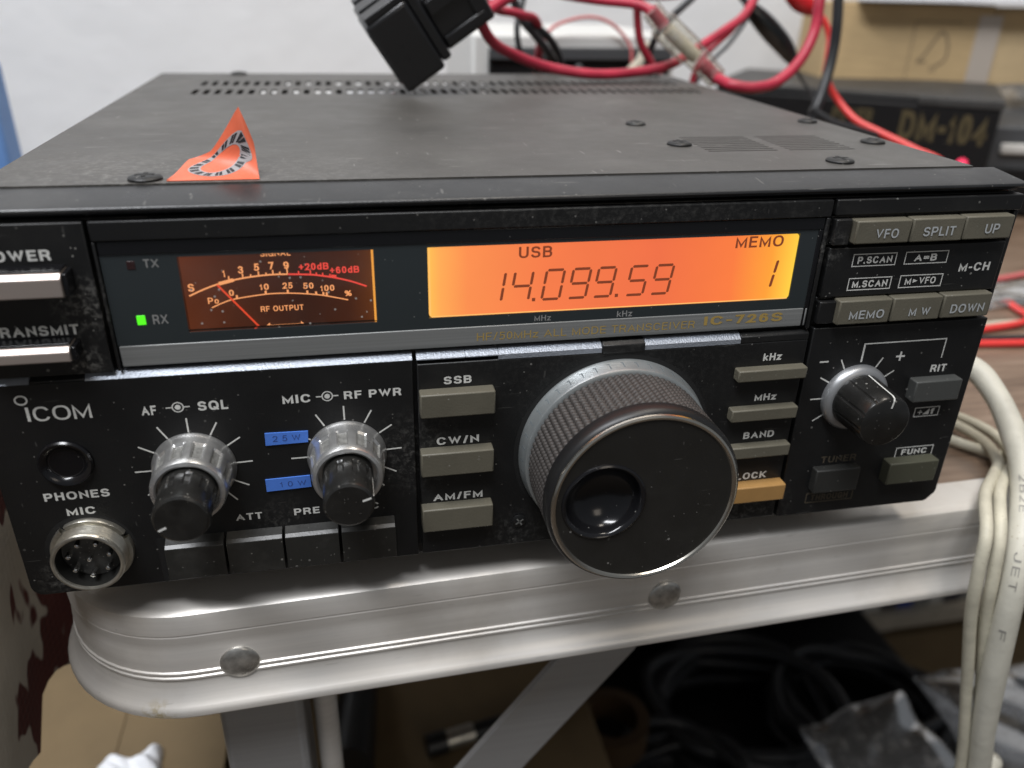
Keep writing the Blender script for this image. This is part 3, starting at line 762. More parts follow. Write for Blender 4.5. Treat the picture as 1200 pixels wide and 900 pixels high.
# lcd with dark segments
bm = bmesh.new(); prism(bm, rect_round(LX0 + 0.05, LX1 - 0.05, LZ0 + 0.05, LZ1 - 0.05, 0.9), 0.95, 2.4)
lcd = link('lcd_screen', bm, M['lcd'], radio)
bm = bmesh.new()
SEGS = {'0': 'abcdef', '1': 'bc', '4': 'bcfg', '5': 'acdfg', '9': 'abcdfg'}
def digit(ch, x, z, w, h, sh, t=0.64, y=0.88):
    def q(pts): bm.faces.new([bm.verts.new((x + u + sh * v, y, z + v)) for u, v in pts])
    g = 0.16; m = h / 2
    def hor(v): q([(g + t * .35, v - t / 2), (w - g - t * .35, v - t / 2), (w - g, v), (w - g - t * .35, v + t / 2), (g + t * .35, v + t / 2), (g, v)])
    def ver(u, v0, v1): q([(u - t / 2, v0 + g + t * .35), (u, v0 + g), (u + t / 2, v0 + g + t * .35), (u + t / 2, v1 - g - t * .35), (u, v1 - g), (u - t / 2, v1 - g - t * .35)])
    for s in SEGS[ch]:
        if s == 'a': hor(h)
        if s == 'd': hor(0)
        if s == 'g': hor(m)
        if s == 'b': ver(w, m, h)
        if s == 'c': ver(w, 0, m)
        if s == 'e': ver(0, 0, m)
        if s == 'f': ver(0, m, h)
SH = 0.155
for ch, x in (('1', -13.0), ('4', -6.7), ('0', 0.55), ('9', 6.75), ('9', 12.75), ('5', 20.6), ('9', 26.7)):
    digit(ch, x, 67.25, 4.1, 6.9, SH)
for x in (-1.3, 18.4): box(bm, x - 0.38, x + 0.38, 0.88, 0.94, 66.9, 67.7)
digit('1', 52.9, 67.3, 4.1, 7.0, SH, 0.7)
text(bm, 'USB', -5.0, 2.6, 77.2, 79.8, 0.88, 0.17); text(bm, 'MEMO', 46.5, 58.6, 77.5, 80.2, 0.88, 0.17)
link('lcd_segments', bm, M['lcd_dark'], lcd)
bm = bmesh.new()                                       # bright lower and side edges of the light guide
box(bm, LX0 + 0.2, LX0 + 0.5, 0.8, 0.94, LZ0 + 0.6, LZ1 - 0.4); box(bm, LX0 + 0.6, LX1 - 0.5, 0.8, 0.94, LZ0 + 0.1, LZ0 + 0.3)
link('light_guide_edge', bm, emit('light guide edge', (1.0, 0.50, 0.14), 1.1), lcd)

# meter: recessed dial with scales and needle, clear pane in front
DM = 3.2
kd = (168.4 + DM) / 168.4
def dm(x, z): return CAMP.x + (x - CAMP.x) * kd, CAMP.z + (z - CAMP.z) * kd
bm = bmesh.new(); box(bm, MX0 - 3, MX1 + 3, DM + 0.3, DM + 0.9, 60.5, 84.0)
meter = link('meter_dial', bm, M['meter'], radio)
bm = bmesh.new()
box(bm, MX1 - 0.42, MX1 + 0.8, 2.0, DM + 0.25, 61.5, MZ1 + 1.0); link('lit_side_wall', bm, emit('lit meter wall', (1.0, 0.42, 0.07), 0.95), meter)  # emission stands in for bulb light on the meter walls and floor
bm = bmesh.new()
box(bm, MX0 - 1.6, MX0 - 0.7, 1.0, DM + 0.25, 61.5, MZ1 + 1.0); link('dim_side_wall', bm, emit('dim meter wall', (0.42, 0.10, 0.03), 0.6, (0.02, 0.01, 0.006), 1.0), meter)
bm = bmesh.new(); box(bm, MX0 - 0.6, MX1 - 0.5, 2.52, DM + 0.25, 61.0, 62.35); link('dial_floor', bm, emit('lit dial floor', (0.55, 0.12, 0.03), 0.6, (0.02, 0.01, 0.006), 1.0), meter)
def curve(pts, n=8): return [(v.x, v.y) for v in spline([(a, b, 0) for a, b in pts], n)]
YI = DM + 0.2
bm = bmesh.new()
sc = [dm(*q) for q in ((-74.8, 72.2), (-71.8, 73.5), (-68.9, 74.5), (-66.2, 75.15), (-63.6, 75.6), (-60.5, 75.95), (-57.6, 76.1), (-54.7, 76.05))]
arc_line(bm, curve(sc), 0.34, YI)
po = [dm(*q) for q in ((-70.7, 69.4), (-68.2, 70.45), (-65.6, 71.15), (-59.5, 71.85), (-55.0, 71.85), (-51.1, 71.5), (-47.6, 70.95), (-42.6, 69.7))]
arc_line(bm, curve(po), 0.26, YI)
x0, z0 = dm(-68.6, 74.5); x1, z1 = dm(-65.6, 75.2); seg(bm, x0, z0 + 0.1, x1, z1 + 0.1, 0.75, YI - 0.02)
def tick(x, z, h=1.1, w=0.28):
    a = dm(x, z); seg(bm, a[0], a[1], a[0] - 0.12 * (x + 55) / 12 * -1 * 0 , a[1] + h, w, YI - 0.01)
for x, z, h in ((-66.5, 75.2, 1.0), (-63.7, 75.6, 1.0), (-62.1, 75.8, .6), (-60.5, 75.95, 1.0), (-59.0, 76, .6), (-57.6, 76.1, 1.0), (-56.2, 76.1, .6), (-54.7, 76.05, 1.3)): tick(x, z, h)
for x, z in ((-65.4, 71.2), (-59.5, 71.9), (-55.0, 71.9), (-51.0, 71.5), (-49.2, 71.2), (-47.7, 71.0), (-47.0, 70.9)): tick(x, z, 0.75, 0.42)
def mt(s, x, z, h, w, t=0.18, wfix=None):
    a = dm(x, z); hw = (wfix or w) / 2; text(bm, s, a[0] - hw, a[0] + hw, a[1] - h / 2, a[1] + h / 2, YI, t)
for s, x, z in (('3', -64.0, 77.4), ('5', -60.8, 77.85), ('7', -57.8, 78.05), ('9', -54.8, 78.0)): mt(s, x, z, 1.6, 1.1)
mt('1', -67.4, 76.8, 1.6, 0.5)
for s, x, z, w in (('0', -66.4, 72.5, 1.0), ('10', -59.7, 73.5, 1.9), ('25', -55.0, 73.55, 2.2), ('50', -50.7, 73.3, 2.2), ('100', -46.8, 72.6, 3.0), ('%', -42.5, 71.2, 1.5)): mt(s, x, z, 1.35, w, 0.17)
mt('S', -74.2, 74.0, 1.7, 1.3); mt('Po', -70.2, 70.95, 1.4, 2.2, 0.16)
mt('RF OUTPUT', -56.5, 68.55, 1.25, 9.0, 0.16); mt('SIGNAL', -56.7, 80.7, 1.3, 6.2, 0.16)
a = dm(-60.9, 64.35); b = dm(-51.7, 64.25)
f_ = lambda pts: bm.faces.new([bm.verts.new((*((dm(x, z)[0]), YI - 0.05, dm(x, z)[1]),)) for x, z in pts])
f_([(-60.9, 64.2), (-59.4, 65.4), (-59.3, 64.9), (-53.0, 64.9), (-52.9, 65.4), (-51.6, 64.2)])
f_([(-75.2, 64.0), (-74.6, 64.7), (-74.0, 64.0)])
link('scale_markings', bm, M['meter_ink'], meter)
bm = bmesh.new()
rs = [dm(*q) for q in ((-54.6, 76.05), (-50.1, 75.75), (-47.5, 75.35), (-44.9, 74.8), (-41.8, 73.9), (-38.5, 72.6))]
arc_line(bm, curve(rs), 0.36, YI - 0.01)
for x, z, h in ((-52.4, 75.95, .7), (-50.0, 75.75, 1.0), (-48.8, 75.6, .6), (-47.5, 75.35, .7), (-46.0, 75.05, .7)): tick(x, z, h)
a = dm(-45.2, 74.95); seg(bm, a[0] - .6, a[1] + .25, a[0] + .5, a[1] + .1, 0.75, YI - 0.03)
mt('+20dB', -49.2, 77.5, 1.5, 6.2, 0.18); mt('+60dB', -42.9, 76.5, 1.5, 6.2, 0.18)
link('red_scale_markings', bm, M['meter_red'], meter)
bm = bmesh.new()
a = dm(-68.9, 74.6); b = dm(-61.1, 64.2); seg(bm, a[0], a[1], b[0], b[1], 0.42, YI - 0.6)
link('needle', bm, M['needle'], meter)
bm = bmesh.new(); a = dm(-51.5, 64.15); b = dm(-37.2, 64.75); seg(bm, a[0], a[1], b[0], b[1], 0.16, YI - 0.1)
link('dial_edge_line', bm, M['ink'], meter)
bm = bmesh.new(); box(bm, MX0 + 0.03, MX1 - 0.03, 0.95, 1.35, MZ0 + 0.03, MZ1 - 0.03)
link('meter_pane', bm, M['pane'], meter)

# legends on the panel: every word, symbol and set of ticks is a print of its own
def T(s_, x0, x1, z0, z1, t=0.195, m='ink', **k):
    bm = bmesh.new(); text(bm, s_, x0, x1, z0, z1, -0.05, t); return link('legend', bm, M[m], fp, **k)
for q in (('POWER', -111.9, -99.1, 81.0, 83.2), ('TRANSMIT', -114.0, -97.1, 65.2, 67.4), ('AF', -88.5, -85.4, 45.3, 47.6), ('SQL', -76.8, -70.4, 45.5, 47.8),
          ('MIC', -58.7, -52.5, 45.7, 47.8), ('RF PWR', -45.1, -32.1, 45.8, 47.8), ('PHONES', -112.3, -98.6, 25.4, 27.5), ('MIC', -108.5, -102.4, 21.1, 23.1),
          ('ATT', -72.5, -66.4, 15.3, 17.2), ('PRE', -59.0, -53.0, 15.3, 17.2), ('AGC', -45.0, -38.8, 15.0, 16.9),
          ('SSB', -22.3, -15.7, 47.8, 49.8), ('CW/N', -24.2, -13.9, 31.6, 33.7), ('AM/FM', -25.4, -12.9, 15.5, 17.6),
          ('kHz', 58.0, 63.2, 48.2, 50.2), ('MHz', 57.6, 63.8, 36.9, 38.8), ('BAND', 56.3, 65.0, 25.7, 27.7), ('LOCK', 56.3, 65.0, 12.9, 15.0),
          ('M-CH', 107.4, 116.2, 69.4, 71.6), ('RIT', 107.3, 112.0, 41.5, 43.6)): T(*q)
def boxed(s_, tq, fq, m='ink'):
    bm = bmesh.new(); frame(bm, *fq, 0.25)
    if s_: text(bm, s_, *tq, -0.05, 0.20)
    return bm
for s_, tq, fq in (('P.SCAN', (78.6, 87.9, 72.6, 74.4), (77.3, 88.9, 72.0, 75.0)), ('A=B', (94.0, 100.3, 72.6, 74.4), (91.5, 103.2, 72.0, 75.0)),
                   ('M.SCAN', (78.5, 88.1, 66.5, 68.3), (77.4, 89.0, 65.9, 68.9)), ('FUNC', (105.4, 113.4, 15.9, 17.7), (103.6, 115.1, 15.3, 18.3))):
    link('boxed_legend', boxed(s_, tq, fq), M['ink'], fp)
bm = boxed(None, None, (91.5, 103.3, 65.9, 69.0)); text(bm, 'M', 93.0, 94.7, 66.6, 68.4, -0.05, 0.18); text(bm, 'VFO', 96.9, 101.6, 66.6, 68.4, -0.05, 0.18)
bm.faces.new([bm.verts.new((x, -0.05, z)) for x, z in ((95.2, 67.0), (95.2, 68.0), (96.5, 67.5))]); link('boxed_legend', bm, M['ink'], fp)
bm = boxed(None, None, (106.1, 113.5, 28.0, 30.7))
seg(bm, 107.1, 29.3, 108.5, 29.3, 0.3); seg(bm, 107.8, 30.0, 107.8, 29.5, 0.3); seg(bm, 107.8, 29.1, 107.8, 28.6, 0.3)
bm.faces.new([bm.verts.new((x, -0.05, z)) for x, z in ((108.6, 28.5), (110.6, 28.5), (110.6, 30.3))]); text(bm, 'f', 111.0, 112.2, 28.5, 30.3, -0.05, 0.2); link('boxed_legend', bm, M['ink'], fp)
for cx, cz in ((-80.9, 46.75), (-48.8, 46.9)):                      # concentric knob symbol
    bm = bmesh.new()
    ring_o = [(cx + 1.15 * math.cos(t), cz + 1.15 * math.sin(t)) for t in [2 * PI * k / 24 for k in range(25)]]
    arc_line(bm, ring_o, 0.28, -0.05)
    bm.faces.new([bm.verts.new((cx + 0.62 * math.cos(2 * PI * k / 20), -0.06, cz + 0.62 * math.sin(2 * PI * k / 20))) for k in range(20)])
    seg(bm, cx - 2.5, cz, cx - 1.25, cz, 0.28); seg(bm, cx + 1.25, cz, cx + 2.5, cz, 0.28)
    link('knob_symbol', bm, M['ink'], fp)
# maker's mark: ring over a stem, then wide letters
bm = bmesh.new(); cx, cz = -111.5, 50.9
ring_o = [(cx + 1.15 * math.cos(t), cz + 1.0 * math.sin(t)) for t in [2 * PI * k / 28 for k in range(29)]]; arc_line(bm, ring_o, 0.36, -0.05)
seg(bm, -110.85, 49.2, -110.85, 45.8, 0.62); text(bm, 'COM', -109.9, -98.4, 45.7, 49.2, -0.05, 0.125, 0.10)
link('maker_mark', bm, M['ink'], fp)
bm = bmesh.new(); seg(bm, 86.0, 45.9, 86.0, 50.8, 0.5); seg(bm, 85.8, 51.0, 109.8, 51.0, 0.32); seg(bm, 109.65, 45.6, 109.65, 50.85, 0.3); link('bracket_line', bm, M['ink'], fp)
bm = bmesh.new(); seg(bm, 74.1, 46.7, 76.6, 46.7, 0.45); link('minus_sign', bm, M['ink'], fp)
bm = bmesh.new(); seg(bm, 95.9, 46.8, 98.5, 46.8, 0.5); seg(bm, 97.2, 48.1, 97.2, 47.06, 0.5); seg(bm, 97.2, 46.54, 97.2, 45.5, 0.5); link('plus_sign', bm, M['ink'], fp)
def ticks(cx, cz, r0, r1, angs, w=0.36):
    bm = bmesh.new()
    for t in angs:
        t = math.radians(t); seg(bm, cx + r0 * math.cos(t), cz + r0 * math.sin(t), cx + r1 * math.cos(t), cz + r1 * math.sin(t), w)
    link('scale_ticks', bm, M['ink'], fp)
A11 = [210, 180, 150, 120, 90, 61, 33, 2, -28, -50]
ticks(-79.6, 31.1, 9.2, 12.8, A11); ticks(-45.4, 31.3, 9.2, 12.8, A11[1:])
ticks(86.0, 36.0, 9.3, 12.4, [150, 118, 60, 33, 180, 212], 0.36)
T('TUNER', 80.8, 91.4, 15.7, 17.8, 0.17, 'ink_dim', label='worn brown lettering')
link('boxed_legend', boxed('THROUGH', (80.2, 91.6, 3.4, 5.4), (78.7, 93.0, 2.9, 5.9)), M['ink_dim'], fp, label='worn brown boxed lettering')

# buttons: front face corners were measured on the panel plane, so carry them out to the face
def button(name, q, d, m, legend=None, tq=None, bev=0.35):
    x0, z0 = front(q[0], q[2], d); x1, z1 = front(q[1], q[3], d)
    bm = bmesh.new(); v = box(bm, x0, x1, -d, 2.0, z0, z1)
    rj = random.uniform(-0.12, 0.12)
    for q_ in v[0:2] + v[4:6]: q_.co.y += rj * (1 if q_.co.z > (z0 + z1) / 2 else -0.4)
    o = link(name, bm, m, radio, bevel=bev)
    if legend:
        a, c = front(tq[0], tq[2], d); b, e = front(tq[1], tq[3], d)
        bm = bmesh.new(); text(bm, legend, a, b, c, e, -d - 0.18, 0.16); link('button_lettering', bm, M['ink_btn'], o)
    return o
DB = 3.2
button('mode_button', (-27.8, -9.9, 38.9, 45.2), DB, M['olive']); button('mode_button', (-28.0, -10.1, 22.5, 29.1), DB, M['olive']); button('mode_button', (-28.1, -10.1, 6.0, 12.7), DB, M['olive'])
button('step_button', (52.3, 71.2, 42.3, 45.5), 2.6, M['olive']); button('step_button', (52.2, 70.7, 30.7, 34.2), 2.6, M['olive']); button('step_button', (52.6, 70.7, 19.3, 22.8), 2.6, M['olive'])
button('lock_button', (53.0, 71.8, 4.8, 9.9), 3.4, M['amber'])
button('memory_button', (76.6, 91.2, 77.4, 83.1), 2.4, M['olive'], 'VFO', (81.8, 87.9, 78.8, 81.1))
button('memory_button', (91.6, 105.8, 77.4, 83.2), 2.4, M['olive'], 'SPLIT', (94.6, 103.4, 78.9, 81.2))
button('memory_button', (106.1, 119.6, 77.5, 83.3), 2.4, M['olive'], 'UP', (111.7, 115.7, 79.0, 81.4))
button('memory_button', (76.5, 91.0, 56.6, 63.0), 2.4, M['olive'], 'MEMO', (79.5, 89.2, 58.1, 60.4))
button('memory_button', (91.5, 105.4, 56.7, 63.0), 2.4, M['olive'], 'M W', (96.3, 102.3, 58.1, 60.3))
button('memory_button', (105.9, 119.8, 56.8, 63.1), 2.4, M['olive'], 'DOWN', (108.2, 118.0, 58.2, 60.6))
button('offset_button', (104.6, 118.6, 32.3, 38.5), 3.2, M['grey_dark'])
button('tuner_button', (80.6, 94.0, 5.6, 13.0), 2.6, M['tuner'])
button('function_button', (103.2, 118.7, 6.0, 13.0), 3.4, M['olive_dark'])
def mirror_button(name, x1, z0, z1, label):
    bm = bmesh.new(); x0 = x1 - 19
    profx(bm, [(2, z0), (-4.2, z0), (-5.2, z0 + 0.3), (-5.2, z1 - 1.0), (-4.2, z1), (2, z1)], x0, x1)
    o = link(name, bm, M['mirror_btn'], radio, smooth=15, bevel=0.15, label=label)
    bm = bmesh.new(); box(bm, x1 + 0.02, x1 + 1.0, -4.4, 1.8, z0 + 0.2, z1 - 0.2); box(bm, x0, x1, -3.9, 1.8, z1 + 0.02, z1 + 0.5)
    link('button_side', bm, M['gloss'], o, bevel=0.15)
    return o
xq, zq = front(-98.5, 72.9, 5.2); _, zr = front(-98.5, 78.0, 5.2); mirror_button('power_switch', xq, zq, zr, 'wide mirror finish power switch')
xq, zq = front(-100.0, 58.8, 5.2); _, zr = front(-100, 62.2, 5.2); mirror_button('transmit_switch', xq, zq, zr, 'narrow mirror finish transmit switch')
bm = bmesh.new()                                       # dark slab standing in for the shaded recess behind four push keys
box(bm, -91.0, -34.0, -0.03, 1.0, -0.2, 12.4); link('key_recess_shade', bm, M['hole'], radio)
for x0, x1 in ((-89.8, -76.3), (-75.7, -62.5), (-61.9, -49.0), (-48.3, -35.0)):
    a, _ = front(x0, 5, 3.2); b, _ = front(x1, 5, 3.2)
    bm = bmesh.new(); profx(bm, [(1.0, 12.7), (-2.3, 11.75), (-3.2, 11.1), (-3.4, 2.4), (1.0, 2.0)], a, b)
    link('push_key', bm, M['row_btn'], radio, smooth=15, bevel=0.12)

# concentric knobs
def slot(n, half, depth, ks, phase=0.0):
    def f(t, k):
        if k not in ks: return 0.0
        u = ((t / (2 * PI) * n + phase) % 1.0) - 0.5
        w = abs(u) / half
        return depth * max(0.0, 1 - w ** 8) ** 0.5 if w < 1 else 0.0
    return f
def dual_knob(name, cx, cz, dface, rface, ang, side, phase):
    bm = bmesh.new()
    pr = [(9.2, 0.1), (9.2, 0.6), (9.0, 1.0), (8.85, 1.5), (8.7, 2.6), (8.6, 3.2), (8.55, 3.5), (8.4, 5.5), (8.25, 7.5), (8.15, 8.6), (8.1, 8.9), (8.0, 9.7), (7.7, 10.3), (7.0, 10.5), (6.6, 10.3), (6.6, 8.0)]
    lathe(bm, pr, cx, cz, 180, slot(12, 0.27, 0.55, (6, 7, 8, 9), phase))
    sf = slot(12, 0.27, 1.0, (0,), phase)
    for f in bm.faces:
        c = f.calc_center_median(); a = math.atan2(c.z - cz, c.x - cx)
        if 3.6 < -c.y < 8.75 and math.hypot(c.x - cx, c.z - cz) > 7.0 and sf(a % (2 * PI), 0) > 0.3: f.material_index = 1
    o = link(name, bm, [M['chrome'], M['frost']], radio, smooth=32)
    bm = bmesh.new()
    r1 = rface
    pr = [(r1 + 0.25, 8.2), (r1 + 0.25, 10.8), (r1 + 0.2, 11.0), (r1 + 0.2, 11.4), (r1 + 0.1, 13), (r1 + 0.1, 15.2), (r1 + 0.08, 15.6), (r1 + 0.1, 16.2), (r1 + 0.1, dface - 0.9), (r1 - 0.1, dface - 0.35), (r1 - 0.6, dface)]
    lathe(bm, pr, cx, cz, 160, slot(10, 0.22, 0.4, (3, 4, 5), phase + 0.2))
    k = link('knob_cap', bm, M['knob'], o, smooth=30)
    bm = bmesh.new()
    ca, sa = math.cos(math.radians(ang)), math.sin(math.radians(ang))
    seg(bm, cx + ca * (r1 - 2.4), cz + sa * (r1 - 2.4), cx + ca * (r1 - 0.6), cz + sa * (r1 - 0.6), 0.5, -dface - 0.05)
    px, pz = -sa * 0.25, ca * 0.25
    for (ra, da), (rb, db) in (((r1 - 0.6, dface + 0.05), (r1 + 0.16, dface - 0.85)), ((r1 + 0.16, dface - 0.85), (r1 + 0.17, dface - side))):
        bm.faces.new([bm.verts.new(q) for q in ((cx + ca * ra + px, -da, cz + sa * ra + pz), (cx + ca * rb + px, -db, cz + sa * rb + pz), (cx + ca * rb - px, -db, cz + sa * rb - pz), (cx + ca * ra - px, -da, cz + sa * ra - pz))])
    link('pointer_line', bm, M['white'], o)
    return o
dual_knob('volume_knob', -79.6, 31.0, 20.6, 5.75, 205, 1.4, 0.1)
dual_knob('power_knob', -45.4, 31.0, 21.2, 5.45, 18, 7.5, 0.35)

# offset knob (single, silver skirt)
bm = bmesh.new()
lathe(bm, [(9.25, 0.1), (9.25, 0.9), (9.0, 1.7), (8.5, 2.3), (7.9, 2.6), (7.4, 2.7)], 85.9, 36.0, 96)
rk = link('offset_knob', bm, mat('satin silver skirt', (0.42, 0.43, 0.44), 0.40, metal=0.75, dust=0.05), radio)
bm = bmesh.new()
lathe(bm, [(7.45, 2.5), (7.35, 3.2), (7.1, 9), (6.9, 13.6), (6.6, 14.3), (6.0, 14.6)], 85.9, 36.0, 144, slot(10, 0.06, 0.22, (1, 2, 3), 0.1))
link('knob_cap', bm, M['knob'], rk, smooth=30)
bm = bmesh.new(); ang = math.radians(82); ca, sa = math.cos(ang), math.sin(ang); px, pz = -sa * 0.24, ca * 0.24
pr = [(7.5, 2.9), (7.16, 9), (6.97, 13.4), (6.67, 14.32), (6.0, 14.66), (4.0, 14.66)]
for (ra, da), (rb, db) in zip(pr, pr[1:]):
    bm.faces.new([bm.verts.new((85.9 + ca * r + s * px, -d, 36 + sa * r + s * pz)) for r, d, s in ((ra, da, 1), (rb, db, 1), (rb, db, -1), (ra, da, -1))])
link('pointer_line', bm, M['ink'], rk)

# tuning dial
DX, DZ = 20.5, 26.9
bm = bmesh.new(); lathe(bm, [(25.7, 0.04), (25.4, 0.06), (24.0, 0.06)], DX, DZ, 96, close0=False); link('dial_well_shade', bm, M['hole'], radio)  # flat dark ring painting the shade of the dial well
bm = bmesh.new()
lathe(bm, [(24.5, 0.1), (24.5, 0.7), (24.3, 1.0), (23.9, 4.2), (23.7, 4.7), (23.2, 4.9), (22.4, 4.9)], DX, DZ, 128)
dial = link('tuning_dial', bm, M['ring'], radio)
bm = bmesh.new()                                       # calibration marks on the silver ring
def ringp(t, r, d): return (DX + (r + 0.03) * math.cos(t), -d, DZ + (r + 0.03) * math.sin(t))
for k in range(44):
    t = 2 * PI * k / 44; dt = 0.0065
    rad = lambda d: 24.3 - (d - 1.0) * 0.125
    d0, d1 = 1.5, 3.6
    bm.faces.new([bm.verts.new(ringp(a, rad(d), d)) for a, d in ((t - dt, d0), (t + dt, d0), (t + dt, d1), (t - dt, d1))])
    bm.faces.new([bm.verts.new(ringp(a, rad(d), d)) for a, d in ((t + dt, d0), (t + dt + 0.018, d0), (t + dt + 0.018, d0 + 0.3), (t + dt, d0 + 0.3))])
link('ring_marks', bm, mat('mark ink', (0.13, 0.15, 0.16), 0.6), dial)
bm = bmesh.new()                                       # knurled grip
NA, NR = 84, 11
rows = []
D0, D1 = 4.9, 19.6
nd = NR * 5 + 1
for j in range(nd):
    v = j / (nd - 1) * NR; fv = v % 1.0
    hv = max(0.0, math.sin(PI * fv)) ** 0.6 if 0 < j < nd - 1 else 0
    ring = []
    for i in range(NA * 6):
        fu = (i / 6) % 1.0; hu = math.sin(PI * fu) ** 0.6
        r = 22.4 + 0.72 * hu * (0.08 + 0.92 * hv)
        t = 2 * PI * i / (NA * 6)
        ring.append(bm.verts.new((DX + r * math.cos(t), -(D0 + (D1 - D0) * j / (nd - 1)), DZ + r * math.sin(t))))
    rows.append(ring)
for a, b in zip(rows, rows[1:]):
    for i in range(NA * 6):
        j = (i + 1) % (NA * 6); bm.faces.new([a[i], a[j], b[j], b[i]])
link('dial_grip', bm, M['rubber'], dial, smooth=80)
bm = bmesh.new()
lathe(bm, [(22.2, 19.4), (22.9, 19.7), (23.1, 20.2), (23.15, 22.6), (22.9, 23.5), (22.3, 24.1), (21.9, 24.25)], DX, DZ, 128, close0=False, close1=False)
link('dial_lip', bm, mat('satin lip', (0.010, 0.010, 0.0105), 0.42), dial)
bm = bmesh.new()
lathe(bm, [(22.25, 24.1), (22.15, 24.5), (21.7, 24.8), (21.2, 24.65), (20.9, 24.2)], DX, DZ, 128, close0=False, close1=False)
link('dial_rim', bm, M['rim'], dial)
HX, HZ, HR, DF = 10.6, 27.6, 9.9, 24.25                # finger dimple
bm = bmesh.new(); n = 96; inner, outer = [], []
for i in range(n):
    t = 2 * PI * i / n; dx, dz = math.cos(t), math.sin(t)
    ox, oz = HX - DX, HZ - DZ; bq = ox * dx + oz * dz; cq = ox * ox + oz * oz - 20.95 ** 2
    s = -bq + math.sqrt(bq * bq - cq)
    inner.append(bm.verts.new((HX + HR * dx, -DF, HZ + HR * dz))); outer.append(bm.verts.new((HX + s * dx, -DF, HZ + s * dz)))
for i in range(n):
    j = (i + 1) % n; bm.faces.new([inner[i], inner[j], outer[j], outer[i]])
link('dial_face', bm, M['dialface'], dial)
bm = bmesh.new()
pr = [(HR + 0.05, DF - 0.1), (HR - 0.05, DF + 0.35), (HR - 0.45, DF + 0.55), (HR - 0.95, DF + 0.3), (HR - 1.3, DF - 0.3)]
for k in range(1, 11):
    a = k / 10 * 0.5 * PI; pr.append(((HR - 1.3) * math.cos(a) + 0.02, DF - 0.3 - 5.2 * math.sin(a)))
lathe(bm, pr, HX, HZ, 96, close0=False)
link('finger_dimple', bm, mat('dimple gloss', (0.008, 0.008, 0.009), 0.17, dust=0.05), dial, smooth=40)
# panel screw beside the dial
bm = bmesh.new(); lathe(bm, [(2.5, -0.2), (2.5, 0.05), (2.2, 0.07), (2.05, -0.1)], -3.3, 6.9, 32); link('screw_hole', bm, M['hole'], radio)
bm = bmesh.new(); lathe(bm, [(1.9, 0.05), (1.85, 0.25), (1.2, 0.5), (0.2, 0.55)], -3.3, 6.9, 32)
ps = link('panel_screw', bm, M['screw'], radio)
bm = bmesh.new()
for a in (35, 125):
    a = math.radians(a); seg(bm, -3.3 - 1.2 * math.cos(a), 6.9 - 1.2 * math.sin(a), -3.3 + 1.2 * math.cos(a), 6.9 + 1.2 * math.sin(a), 0.42, -0.6)
link('cross_slot', bm, mat('worn slot', (0.16, 0.16, 0.15), 0.4), ps)

# headphone jack
bm = bmesh.new()
lathe(bm, [(5.7, 0.05), (5.65, 0.7), (5.3, 1.1), (4.8, 1.0), (4.0, 0.3), (3.5, -0.4), (3.3, -2.4)], -105.9, 35.0, 64, close1=True)
jack = link('headphone_jack', bm, M['gloss'], radio)
bm = bmesh.new(); lathe(bm, [(3.28, -0.6), (3.2, -2.3), (0.2, -2.35)], -105.9, 35.0, 32, close0=False); link('jack_bore', bm, M['hole'], jack)
# plate left uncut: a dark disc stands in for the shaded jack opening
bm = bmesh.new(); lathe(bm, [(3.6, 0.12), (3.45, 0.02), (0.2, 0.01)], -105.9, 35.0, 48, close0=False); link('jack_throat_shade', bm, M['hole'], jack)

# eight pin microphone socket
KX, KZ = -104.9, 11.2
bm = bmesh.new(); lathe(bm, [(9.9, 0.03), (9.8, 0.05), (7, 0.05)], KX - 0.3, KZ, 64, close0=False); link('socket_well_shade', bm, M['hole'], radio)  # flat dark ring standing in for the shaded socket recess
bm = bmesh.new()
for a0, a1 in ((130, 225), (30, 122), (-128, 22)):
    r_ = lathe(bm, [(7.9, 0.1), (8.95, 0.1), (9.0, 1.0), (8.8, 1.35), (7.9, 1.35)], KX, KZ, 36, a0=a0, a1=a1)
sock = link('microphone_socket', bm, M['nickel'], radio)
bm = bmesh.new(); pr = [(7.95, 0.2)]
for k in range(5): pr += [(7.95, 1.2 + k * 0.75), (7.62, 1.45 + k * 0.75), (7.62, 1.6 + k * 0.75)]
pr += [(7.9, 5.0), (7.7, 5.4), (7.3, 5.5), (6.9, 5.35), (6.85, 4.9)]
lathe(bm, pr, KX, KZ, 72, close0=False, close1=False); link('threaded_barrel', bm, M['nickel'], sock, smooth=30)
bm = bmesh.new(); lathe(bm, [(6.84, 4.9), (6.8, 0.3)], KX, KZ, 64, close0=False, close1=False); link('barrel_bore', bm, mat('dark bore', (0.03, 0.03, 0.028), 0.35, metal=0.5), sock)  # bore split off in a darker colour that stands in for its shade
bm = bmesh.new(); lathe(bm, [(6.72, 0.4), (6.6, 0.9), (0.2, 0.95)], KX, KZ, 48, close0=False); link('insert', bm, mat('dusty insert', (0.02, 0.02, 0.019), 0.6, dust=0.5, film=0.3), sock)
for k in range(8):
    if k < 7: t = math.radians(90 + 25 + k * 51.4); x, z = KX + 4.5 * math.cos(t), KZ + 4.5 * math.sin(t)
    else: x, z = KX, KZ
    bm = bmesh.new(); lathe(bm, [(0.62, 0.9), (0.62, 3.7), (0.45, 4.05), (0.12, 4.2)], x, z, 16); link('pin', bm, M['pin'], sock)

